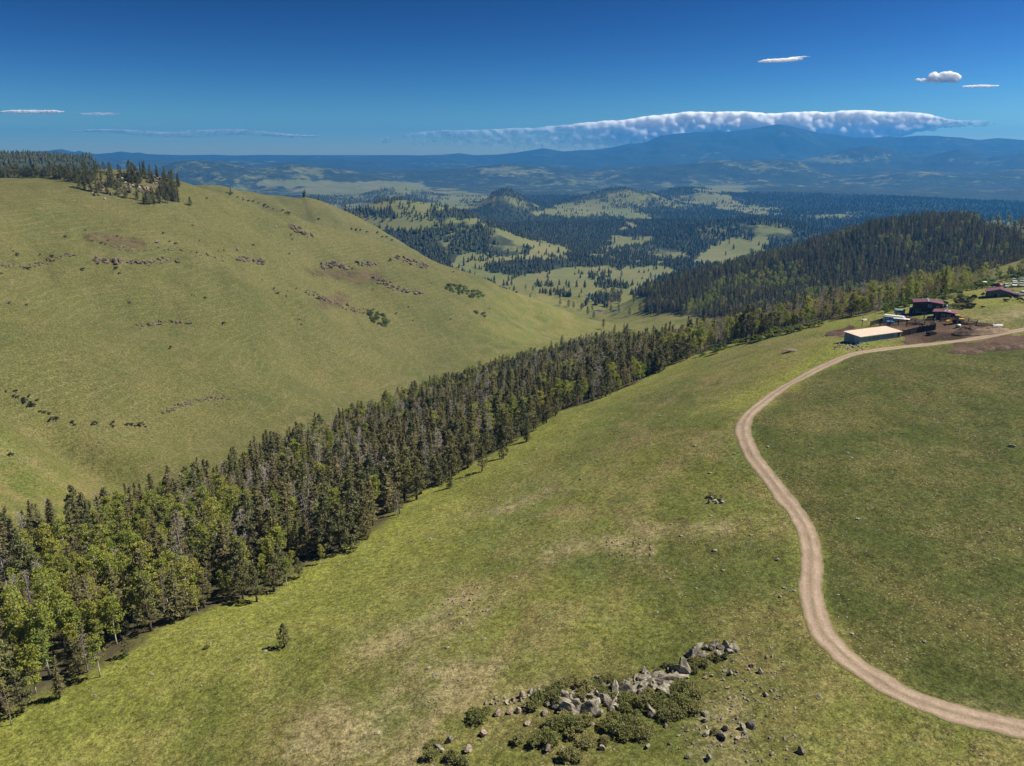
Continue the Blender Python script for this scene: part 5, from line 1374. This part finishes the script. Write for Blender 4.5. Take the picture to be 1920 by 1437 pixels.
# plank wall of the corral, then post and rail sides
def fence(pts, label, h=1.5, plank=False, group='corral fences', rails=3, step=2.6, posth=None):
    w_ = [hit(u, v) for u, v in pts]
    e = empty('corral_fence', tuple(w_[0]), 0, label, 'fence', group)
    o = Vector(w_[0])
    for a, b_ in zip(w_[:-1], w_[1:]):
        a, b_ = Vector(a) - o, Vector(b_) - o
        n = max(1, int((b_ - a).length / step))
        for i in range(n + 1):
            p = a.lerp(b_, i / n); p.z = W(p.x + o.x, p.y + o.y)[2] - o.z
            part('post', lambda bm: add_cyl(bm, p + Vector((0, 0, -.3)), p + Vector((random.gauss(0, .04), random.gauss(0, .04), (posth or h) * random.uniform(.98, 1.15))), .16, .13, 7), M['plank'], e)
        rz_ = 0
        if plank:
            d = (b_ - a); L0 = d.length; m_ = int(L0 / 0.9)
            for i in range(m_):
                c = a.lerp(b_, (i + .5) / m_); c.z = W(c.x + o.x, c.y + o.y)[2] - o.z
                part('plank', lambda bm: add_box(bm, (0, 0, h / 2), (L0 / m_ - .03, .06, h * random.uniform(.95, 1.05))), M['plank'], e, loc=c, rot=(0, 0, math.atan2(d.y, d.x)))
        else:
            for k_ in range(rails):
                z = h * (k_ + .7) / rails * .95
                part('rail', lambda bm: add_cyl(bm, a + Vector((0, 0, z)), b_ + Vector((0, 0, z + random.gauss(0, .06))), .10, .08, 6), M['rail'], e)
    return e
fence([(1690, 631), (1722, 624), (1753, 619)], 'solid dark plank wall running on from the shed end', 2.0, True)
fence([(1632, 612), (1668, 611), (1700, 608)], 'dark rail fence behind the shed roof', 1.6)
fence([(1700, 612), (1731, 607)], 'dark rail fence across the middle of the corral', 1.6)
fence([(1731, 618), (1731, 607), (1752, 604)], 'tall gate posts and rails at the corral corner', 1.7, posth=3.2, step=5)
fence([(1753, 619), (1752, 604)], 'short rail side of the corral by the yard', 1.6)
fence([(1632, 611), (1655, 604)], 'brown slatted rail fence beside the stock trailer', 1.5, True)
fence([(1800, 607), (1830, 610), (1866, 613)], 'low broken rail line behind the soil heap', 1.1, step=3.4)
fence([(1762, 603), (1800, 600), (1832, 606)], 'weathered rails beside the yellow loader', 1.1, step=3.4)
# utility and yard posts
for u, v, h, lab in ((1640, 600, 5.0, 'thin pale yard pole at the edge of the woods'), (1754, 606, 3.6, 'tall dark post beside the porch yard'), (1616, 612, 3.2, 'thin dark post beside the dirt pen')):
    a = hit(u, v); o = empty('yard_post', tuple(a), 0, lab, 'post')
    part('pole', lambda bm: add_cyl(bm, (0, 0, -.3), (0, 0, h), .09, .07, 8), M['pipe'] if 'pale' in lab else M['plank'], o)
    part('cap', lambda bm: add_box(bm, (0.12, 0, h), (.45, .16, .14)), M['white'] if 'pale' in lab else M['plank'], o)
# soil heaps
def heap(name, u, v, sx, sy, h, m_, label, rot=0, seed=0):
    c = hit(u, v); g = np.random.default_rng(seed); bm = bmesh.new()
    n, m2 = 26, 9; rows = []
    for i in range(m2 + 1):
        q_ = i / m2; row = []
        for k_ in range(n):
            a = 6.283 * k_ / n
            x, y = math.cos(a) * sx * q_, math.sin(a) * sy * q_
            x, y = x * math.cos(rot) - y * math.sin(rot), x * math.sin(rot) + y * math.cos(rot)
            f = float(fbm(x / 1.6 + seed, y / 1.6, 7 + seed, 4))
            hh = h * max(0, (1 - q_ ** 1.6)) * (0.45 + 1.1 * f) - (0.3 if i == m2 else 0)
            row.append(bm.verts.new((x, y, W(c[0] + x, c[1] + y)[2] - c[2] + hh)))
        rows.append(row)
    for r1, r2 in zip(rows[:-1], rows[1:]):
        for k_ in range(n): bm.faces.new((r1[k_], r2[k_], r2[(k_ + 1) % n], r1[(k_ + 1) % n]))
    bmesh.ops.remove_doubles(bm, verts=bm.verts, dist=.001)
    me = bpy.data.meshes.new(name); bm.to_mesh(me); bm.free(); me.materials.append(m_)
    return tag(obj(name, me, None, tuple(c)), label, 'soil heap')
heap('soil_heap', 1815, 624, 5.5, 4.0, 2.0, M['soil'], 'dark turned soil heap beside the ranch yard', .2, 1)
heap('soil_heap', 1850, 623, 7.0, 4.0, 1.6, M['soil2'], 'pale brown soil heap at the end of the dark one', -.1, 2)
heap('soil_bank', 1575, 625, 6.0, 4.5, 1.1, M['soil'], 'low dark soil bank in the pen behind the shed', .2, 3)
for i, (u, v) in enumerate([(1795, 660), (1825, 661), (1850, 654), (1880, 652), (1905, 650)]): heap('soil_hump', u, v, 3.2, 2.4, .5, M['soil'], 'low hump of dug soil on the bare ground below the road', .3 * i, 10 + i)['group'] = 'dug humps below the road'
# yellow loader
a = hit(1795, 606)
ld = empty('wheel_loader', tuple(a), 2.9, 'yellow wheel loader working beside the soil heap', 'loader')
part('body', lambda bm: add_box(bm, (-.9, 0, 1.15), (2.0, 1.3, .8)), M['yellow'], ld, bev=.08)
part('chassis', lambda bm: add_box(bm, (0, 0, .75), (3.6, .9, .35)), M['yellow'], ld)
cb = part('cab', lambda bm: add_box(bm, (.35, 0, 1.95), (1.1, 1.1, 1.3)), M['glass'], ld, bev=.05)
part('roof', lambda bm: add_box(bm, (.35, 0, 2.65), (1.3, 1.25, .12)), M['yellow'], cb)
for s in (-.45, .45): part('lift_arm', lambda bm: add_box(bm, (1.6, s, 1.1), (1.9, .14, .24)), M['yellow'], ld)
part('bucket', lambda bm: poly_solid(bm, [(2.4, -1.1, .95), (3.3, -1.1, .55), (3.3, 1.1, .55), (2.4, 1.1, .95)], .4), M['yellow'], ld)
for x in (-.95, 1.0):
    for s in (-1, 1): part('wheel', lambda bm: add_cyl(bm, (x, s * .5, .58), (x, s * .95, .58), .6, seg=16), M['black'], ld)
a = hit(1796, 614.5)
gt = empty('gas_tank', tuple(a), .2, 'small pale blue tank on a cradle beside the loader', 'tank')
part('drum', lambda bm: add_cyl(bm, (-.7, 0, .7), (.7, 0, .7), .45, seg=16), M['lightmetal'], gt, True)
part('cradle', lambda bm: (add_box(bm, (-.45, 0, .2), (.15, .7, .6)), add_box(bm, (.45, 0, .2), (.15, .7, .6))), M['plank'], gt)
a = hit(1870, 612.5)
bo = empty('rowing_boat', tuple(a), -.1, 'upturned white boat at the end of the rail line', 'boat')
part('hull', lambda bm: round_body(bm, 3.0, 1.3, .0, .7), M['white'], bo, loc=(-1.5, 0, 0))
part('keel', lambda bm: add_box(bm, (0, 0, .74), (2.2, .06, .07)), M['pipe'], bo)
a = hit(1746, 628)
fr = empty('stock_feeder', tuple(a), .25, 'black square hay feeder standing on the dirt by the plank wall', 'feeder')
for s in (-1, 1): part('side', lambda bm: add_box(bm, (0, s * .9, .5), (2.4, .1, .8)), M['plank'], fr)
for s in (-1, 1): part('end', lambda bm: add_box(bm, (s * 1.25, 0, .5), (.1, 1.9, .8)), M['plank'], fr)
part('floor', lambda bm: add_box(bm, (0, 0, .2), (2.4, 1.7, .08)), M['plank'], fr)
# lumber piles
def pile(u, v, L0, n, rz_, label, m_=None):
    a = hit(u, v); e = empty('lumber_pile', tuple(a), rz_, label, 'lumber pile')
    for i in range(n):
        part('plank', lambda bm: add_box(bm, (0, 0, 0), (L0 * random.uniform(.6, 1), .24, .09)), m_ or M['lumber'], e,
             loc=(random.gauss(0, L0 * .1), (i % 9 - 4) * .36 + random.gauss(0, .1), .08 + .11 * (i // 9)), rot=(random.gauss(0, .02), random.gauss(0, .02), random.gauss(0, .06)))
pile(1489, 658, 6.5, 24, -0.35, 'flat pile of grey boards lying on the meadow')
pile(1622, 600, 3.4, 12, .2, 'small stack of pale boards at the edge of the woods', M['trim'])
pile(1735, 606, 4.5, 14, .3, 'stack of weathered rails lying in the corral', M['rail'])
pile(1820, 605, 6.0, 16, -.15, 'loose tan poles piled behind the soil heap', M['soil2'])
pile(1716, 606, 3.5, 12, .5, 'heap of scrap boards in the middle of the corral', M['plank'])
# cars
def car(u, v, rz_, m_, label, kind='car', s=1.0):
    a = hit(u, v); e = empty('parked_' + ('pickup' if kind == 'pickup' else 'car'), tuple(a), rz_, label, 'pickup' if kind == 'pickup' else 'car', 'vehicles parked behind the cabin')
    e.scale = (s, s, s)
    def extr(bm, pr, w):
        t1 = [bm.verts.new((x, -w, z)) for x, z in pr]; t2 = [bm.verts.new((x, w, z)) for x, z in pr]
        bm.faces.new(t1); bm.faces.new(t2[::-1])
        for i in range(len(pr)): bm.faces.new((t1[i], t2[i], t2[(i + 1) % len(pr)], t1[(i + 1) % len(pr)]))
    if kind == 'pickup':
        part('body', lambda bm: extr(bm, [(-2.6, .45), (2.5, .45), (2.6, .7), (2.5, 1.0), (1.1, 1.1), (-.6, 1.1), (-.62, .75), (-2.5, .75), (-2.5, 1.08), (-2.62, 1.08)], .92), m_, e, bev=.04)
        part('side_panel', lambda bm: (add_box(bm, (-1.55, -.86, .9), (1.9, .1, .4)), add_box(bm, (-1.55, .86, .9), (1.9, .1, .4))), m_, e)
        cab = part('cabin', lambda bm: extr(bm, [(-.55, 1.1), (1.1, 1.1), (.55, 1.72), (-.45, 1.74)], .80), M['glass'], e, bev=.03)
        part('roof', lambda bm: add_box(bm, (.05, 0, 1.77), (1.05, 1.5, .08)), m_, cab, bev=.03)
        wb = 1.65
    else:
        part('body', lambda bm: extr(bm, [(-2.2, .35), (2.15, .35), (2.25, .6), (2.1, .82), (.95, .92), (-1.5, .95), (-2.2, .88), (-2.28, .6)], .86), m_, e, bev=.05)
        cab = part('cabin', lambda bm: extr(bm, [(-1.65, .92), (1.05, .92), (.45, 1.42), (-1.1, 1.45)], .72), M['glass'], e, bev=.04)
        part('roof', lambda bm: add_box(bm, (-.33, 0, 1.46), (1.6, 1.36, .06)), m_, cab, bev=.02)
        wb = 1.35
    for x in (-wb, wb):
        for s_ in (-1, 1):
            w_ = part('wheel', lambda bm: add_cyl(bm, (x, s_ * .68, .34), (x, s_ * .9, .34), .35, seg=14), M['black'], e)
            part('rim', lambda bm: add_cyl(bm, (x, s_ * .895, .34), (x, s_ * .915, .34), .19, seg=10), M['pipe'], w_)
    for s_ in (-1, 1):
        part('headlight', lambda bm: add_box(bm, (2.15 if kind == 'car' else 2.52, s_ * .62, .66 if kind == 'car' else .82), (.14, .3, .14)), M['white'], e)
        part('tail_light', lambda bm: add_box(bm, (-2.22 if kind == 'car' else -2.6, s_ * .66, .72 if kind == 'car' else .9), (.1, .22, .16)), M['red'], e)
car(1886.5, 539, -1.9, M['greencar'], 'pale green sedan parked next to the row of pickups')
car(1901, 538, -2.0, M['white'], 'white pickup parked between the green sedan and tan car', 'pickup')
car(1914, 537.5, -2.0, M['tancar'], 'tan car parked beside the white pickup')
car(1866, 538, -.3, M['darkcar'], 'dark car half hidden behind the cabin roof')
car(1875, 537.5, -1.6, M['red'], 'faded red car squeezed beside the dark car')
car(1901, 530, -2.0, M['lightmetal'], 'silver pickup in the back row near the trees', 'pickup')
car(1914, 529, -2.0, M['teal'], 'teal pickup in the back row near the trees', 'pickup')
car(1917, 555, .2, M['white'], 'white pickup parked alone below the vehicle row', 'pickup')
# dark bushes by the house and below the cabin
for _ in range(44):
    shrub(random.uniform(1762, 1826), random.uniform(566, 586) - 6 + 0, random.uniform(.8, 1.35), HSH if random.random() < .6 else SHR, 'dark leafy bush in the thicket uphill of the ranch house', group='thicket by the ranch house')
for u, v in [(1893,562),(1887,566),(1912,566),(1921,568),(1842,556),(1800,553),(1842,578),(1897,548),(1905,563)]:
    shrub(u, v, random.uniform(.7, 1.1), HSH, 'dark bush on the grass around the grey cabin', group='bushes around the cabin')
for _ in range(70):
    u = random.uniform(1660, 1925); v = np.interp(u, [1660, 1745, 1840, 1925], [582, 560, 535, 517]) + random.uniform(-4, 6)
    shrub(u, float(v), random.uniform(.8, 1.6), OAK, 'bright green sapling scrub fringing the woods behind the ranch', group='scrub fringing the ranch woods', name='scrub_bush')
for _ in range(26):
    u = random.uniform(1300, 1540); v = np.interp(u, [1300, 1400, 1500, 1600], [672, 643, 618, 600]) + random.uniform(-3, 5)
    shrub(u, float(v), random.uniform(.8, 1.7), OAK, 'bright green sapling scrub at the meadow corner of the woods', group='scrub at the meadow corner', name='scrub_bush')

# ------------------------------------------------------------------ small stuff on the near meadow
def meadow_pts(n, r0, r1, seed):
    g = np.random.default_rng(seed)
    r = np.sqrt(g.uniform(r0 ** 2, r1 ** 2, n)); a = g.uniform(-R(37), R(37), n)
    x, y = r * np.sin(a), r * np.cos(a)
    ok = ~in_poly(BELT, x, y)
    ok &= seg_dist(x, y, [tuple(p) for p in ROADC[::6]]) > 2.4
    z = gz(x, y); u, v, d = project(x, y, z)
    ok &= (v > 600) & (v < 1480) & (np.interp(u, [p[0] for p in NEAR_EDGE], [p[1] for p in NEAR_EDGE]) < v + 6)
    return x[ok], y[ok], z[ok], u[ok], v[ok], g
x, y, z, u, v, g = meadow_pts(60000, 60, 330, 3)
dn = fbm(x / 12, y / 12, 301, 3)
ok = g.random(len(x)) < np.clip((dn - 0.36) * 2.2, 0.03, 1)
stoney = np.exp(-((u - 1400) / 130) ** 2 - ((v - 1330) / 110) ** 2)
ok |= g.random(len(x)) < stoney * .8
x, y, z = x[ok], y[ok], z[ok]
SM = [rock_mesh(180 + i, M['rock'], 1, .8, .55, 6, 1, 'stone') for i in range(3)]
k = g.random(len(x)) < 0.6
scatter('stones', np.c_[x, y, z + CZ + .02][k], g.uniform(0, 6.28, k.sum()), g.uniform(.07, .24, k.sum()) * (1 + (g.random(k.sum()) < .06) * 1.2), g.integers(0, 3, k.sum()), SM, 'small pale stones scattered through the meadow grass', 'stones')
def tuft(seed, m_):
    g = np.random.default_rng(seed); n = 12
    a = g.uniform(0, 6.28, n); d = np.c_[np.cos(a) * .5, np.sin(a) * .5, g.uniform(.25, .6, n)]
    d *= g.uniform(.5, 1, n)[:, None]; C = np.c_[np.cos(a) * .15, np.sin(a) * .15, np.zeros(n)] + d * .5
    B = np.c_[-np.sin(a), np.cos(a), np.zeros(n)] * .16
    V, Fc = diamonds(C, d * .5, B); return mesh_np('tuft', V, Fc, [m_])
M['grass1'] = leaf_material('meadow_tussock', [(0.150,0.158,0.050),(0.200,0.195,0.070),(0.300,0.260,0.130),(0.120,0.140,0.046)], .5)
TU = [tuft(i, M['grass1']) for i in range(4)]
x, y, z, u, v, g = meadow_pts(230000, 60, 300, 13)
dn = fbm(x / 7, y / 7, 311, 3)
k = g.random(len(x)) < np.clip((dn - 0.30) * 2.0, .05, 1)
scatter('grass_tussocks', np.c_[x, y, z + CZ - .02][k], g.uniform(0, 6.28, k.sum()), g.uniform(.10, .28, k.sum()), g.integers(0, 4, k.sum()), TU, 'tussocks of rough grass all over the near meadow', 'grass')
print('tufts', k.sum())

# ------------------------------------------------------------------ clouds
def cloud_material(name, depth):
    m, nt, b = mat(name, 1.0, 0.0)
    b.inputs['Base Color'].default_value = (0.97, 0.97, 0.975, 1)
    b.subsurface_method = 'RANDOM_WALK'
    b.inputs['Subsurface Weight'].default_value = 1.0
    b.inputs['Subsurface Radius'].default_value = (1, 1, 1)
    b.inputs['Subsurface Scale'].default_value = depth
    at = N(nt, 'ShaderNodeAttribute', attribute_name='soft')
    pos = N(nt, 'ShaderNodeNewGeometry').outputs['Position']
    n1 = noise(nt, pos, 0.0016, 6, 0.68)
    al = mth(nt, 'MULTIPLY', at.outputs['Fac'], 1.0)
    al = remap(nt, mth(nt, 'ADD', al, mth(nt, 'MULTIPLY', mth(nt, 'SUBTRACT', n1, 0.5), 0.7)), 0.25, 0.75)
    nt.links.new(al, b.inputs['Alpha'])
    return m
CM, CMB = cloud_material('cloud', 700.0), cloud_material('cloud_bank', 9000.0)
ICO = bmesh.new(); bmesh.ops.create_icosphere(ICO, subdivisions=2, radius=1)
IV = np.array([v_.co[:] for v_ in ICO.verts]); IF = np.array([[v_.index for v_ in f.verts] for f in ICO.faces]); ICO.free()
def cloud(name, puffs, Y, label, soft=None, vox=1.0):
    """puffs: (u, v, radius in photo pixels, flatness); merged into one closed skin"""
    c = P_Y(puffs[0][0], puffs[0][1], Y) + [0, 0, CZ]
    Vs, Fs = [], []; g = np.random.default_rng(int(puffs[0][0]) + 5)
    for i, (u, v, r, fl) in enumerate(puffs):
        yy = Y + g.uniform(-.5, .5) * r * Y / F * 1.6
        p = P_Y(u, v, yy) + [0, 0, CZ] - c
        w = 1 + 0.22 * (fbm(IV[:, 0] * 2.1 + i * 3.7, IV[:, 1] * 2.1 + IV[:, 2] * 2.7, 401, 3) - .5) * 2
        Vs.append(p + IV * w[:, None] * r * yy / F * [1, 1.0, fl]); Fs.append(IF + i * len(IV))
    tmp = bpy.data.objects.new('tmp', mesh_np('tmp', np.vstack(Vs), np.vstack(Fs), [CM])); COL.objects.link(tmp)
    md = tmp.modifiers.new('r', 'REMESH'); md.mode = 'VOXEL'; md.voxel_size = vox * Y / F; md.use_smooth_shade = True
    dg = bpy.context.evaluated_depsgraph_get(); dg.update()
    me = bpy.data.meshes.new_from_object(tmp.evaluated_get(dg)); me.name = name
    bpy.data.objects.remove(tmp)
    me.materials.clear(); me.materials.append(CMB if 'bank' in name else CM)
    # keep the largest connected skin
    bm = bmesh.new(); bm.from_mesh(me); seen = set(); best = []
    for v0 in bm.verts:
        if v0.index in seen: continue
        st, isl = [v0], [v0]; seen.add(v0.index)
        while st:
            q_ = st.pop()
            for e_ in q_.link_edges:
                w = e_.other_vert(q_)
                if w.index not in seen: seen.add(w.index); st.append(w); isl.append(w)
        if len(isl) > len(best): best = isl
    kp = set(v_.index for v_ in best)
    bmesh.ops.delete(bm, geom=[v_ for v_ in bm.verts if v_.index not in kp], context='VERTS')
    for _ in range(22 if 'bank' in name else 2): bmesh.ops.smooth_vert(bm, verts=bm.verts, factor=.5, use_axis_x=True, use_axis_y=True, use_axis_z=True)
    bm.to_mesh(me); bm.free()
    co = np.empty(len(me.vertices) * 3, np.float32); me.vertices.foreach_get('co', co); co = co.reshape(-1, 3)
    w = co + c - [0, 0, CZ]; pu, pv_, _ = project(w[:, 0], w[:, 1], w[:, 2])
    sf = np.ones(len(co)) if soft is None else soft(pu, pv_)
    a_ = me.attributes.new('soft', 'FLOAT', 'POINT'); a_.data.foreach_set('value', sf.astype(np.float32))
    me.polygons.foreach_set('use_smooth', np.ones(len(me.polygons), bool))
    return tag(obj(name, me, None, tuple(c)), label, 'cloud')
g = np.random.default_rng(77)
def lens(u0, v0, hw, hh, n, tilt=0.0):
    o = []
    for t in np.linspace(-.97, .97, n):
        e_ = (1 - t * t) ** .7
        o.append((u0 + t * hw, v0 - tilt * t * hw + g.normal(0, .12) * hh * e_, max(1.3, hh * (0.35 + .65 * e_) * g.uniform(.8, 1.15)), .62))
    return o
cloud('cloud', lens(1463, 113.5, 42, 5, 34, .06) + lens(1500, 107.5, 20, 2.2, 20, .05), 36000, 'thin white lens-shaped cloud high in the blue sky', vox=.7, soft=lambda u, v: 1.3 - np.abs(u - 1463) / 55)
pf = []
for _ in range(120):
    t = g.uniform(-1, 1); u = 1764 + t * 33
    top = 152 - 19 * math.sqrt(max(0, 1 - ((u - 1770) / 32) ** 2)) if u > 1738 else 149
    pf.append((u, g.uniform(min(top + 3, 150), 152), g.uniform(2.5, 6.0) if u > 1742 else g.uniform(1.6, 3), .85))
for _ in range(26): pf.append((g.uniform(1717, 1745), 150.5 + g.normal(0, .8), g.uniform(1.8, 2.8), .8))
cloud('cloud', pf, 36000, 'small puffy white cumulus cloud over the mountains', vox=.8)
cloud('cloud', lens(1838, 162, 35, 3.6, 40, .02), 36000, 'flat white sliver of cloud beside the puffy cumulus', vox=.7)
cloud('cloud', lens(60, 210, 60, 5, 56), 36000, 'pale ragged cloud alone low over the left hills', vox=.7, soft=lambda u, v: .62 + 0 * u)
cloud('cloud', lens(188, 214, 38, 3.5, 40), 36000, 'faint wisp of cloud next to the ragged one', vox=.7, soft=lambda u, v: .42 + 0 * u)
pf = []
for u in np.arange(690, 1872, 3.5):
    top = float(np.interp(u, [690, 800, 1000, 1080, 1170, 1290, 1350, 1500, 1600, 1690, 1730, 1780, 1870], [259, 247, 243, 231, 225, 213, 211, 211, 209, 210, 216, 222, 229])) + 9 * (float(fbm(u / 60, 1.0, 431, 5)) - .5)
    bot = float(np.interp(u, [690, 1000, 1300, 1500, 1620, 1700, 1780, 1870], [266, 288, 288, 284, 284, 252, 240, 235]))
    rm = float(np.interp(u, [690, 800, 1000, 1100, 1690, 1760, 1870], [.4, .7, .8, 1, 1, .7, .4]))
    v = top
    while True:
        rad = g.uniform(2.5, 11) * rm
        pf.append((u + g.normal(0, 2), v + rad * .6, rad, .66)); v += rad * .75
        if v + rad > bot: break
cloud('cloud_bank', pf, 37500, 'long white cloud bank lying behind the mountain summit', vox=1.3,
      soft=lambda u, v: np.interp(u, [690, 800, 1000, 1080, 1200, 1640, 1760, 1870], [.30, .40, .48, .56, .80, .85, .55, .26]) * np.interp(v, [208, 232, 262, 280], [1.0, 1.0, .75, .5]))
pf = [(u, 250 + 3 * math.sin(u / 40) + (u - 350) * .012, float(np.interp(u, [110, 200, 380, 520, 610], [2, 5, 9, 6, 2])) * g.uniform(.8, 1.2), .7) for u in np.linspace(112, 608, 150)]
cloud('cloud_bank', pf, 37500, 'faint pinkish veil of cloud low over the left horizon', vox=1.2, soft=lambda u, v: .34 + 0 * u)

# ------------------------------------------------------------------ haze
hm = bpy.data.materials.new('haze'); hm.use_nodes = True
for n in list(hm.node_tree.nodes):
    if n.type != 'OUTPUT_MATERIAL': hm.node_tree.nodes.remove(n)
pv = hm.node_tree.nodes.new('ShaderNodeVolumePrincipled')
pv.inputs['Color'].default_value = (0.045, 0.38, 1.0, 1)
pv.inputs['Density'].default_value = 9.2e-5
pv.inputs['Anisotropy'].default_value = 0.2
hm.node_tree.links.new(pv.outputs[0], hm.node_tree.nodes['Material Output'].inputs['Volume'])
lo = float((GZ.min()) + CZ - 1.5); hi = float(GZ.max() + CZ + 30)
bm = bmesh.new(); bmesh.ops.create_cube(bm, size=1)
hx0 = 13560.0
for v in bm.verts:
    v.co.x *= 2 * hx0; v.co.y = -600 if v.co.y < 0 else 13560; v.co.z = lo if v.co.z < 0 else hi
me = bpy.data.meshes.new('haze'); bm.to_mesh(me); bm.free(); me.materials.append(hm)
tag(obj('haze', me), 'thin blue air haze over the whole landscape', 'haze', kind='stuff')
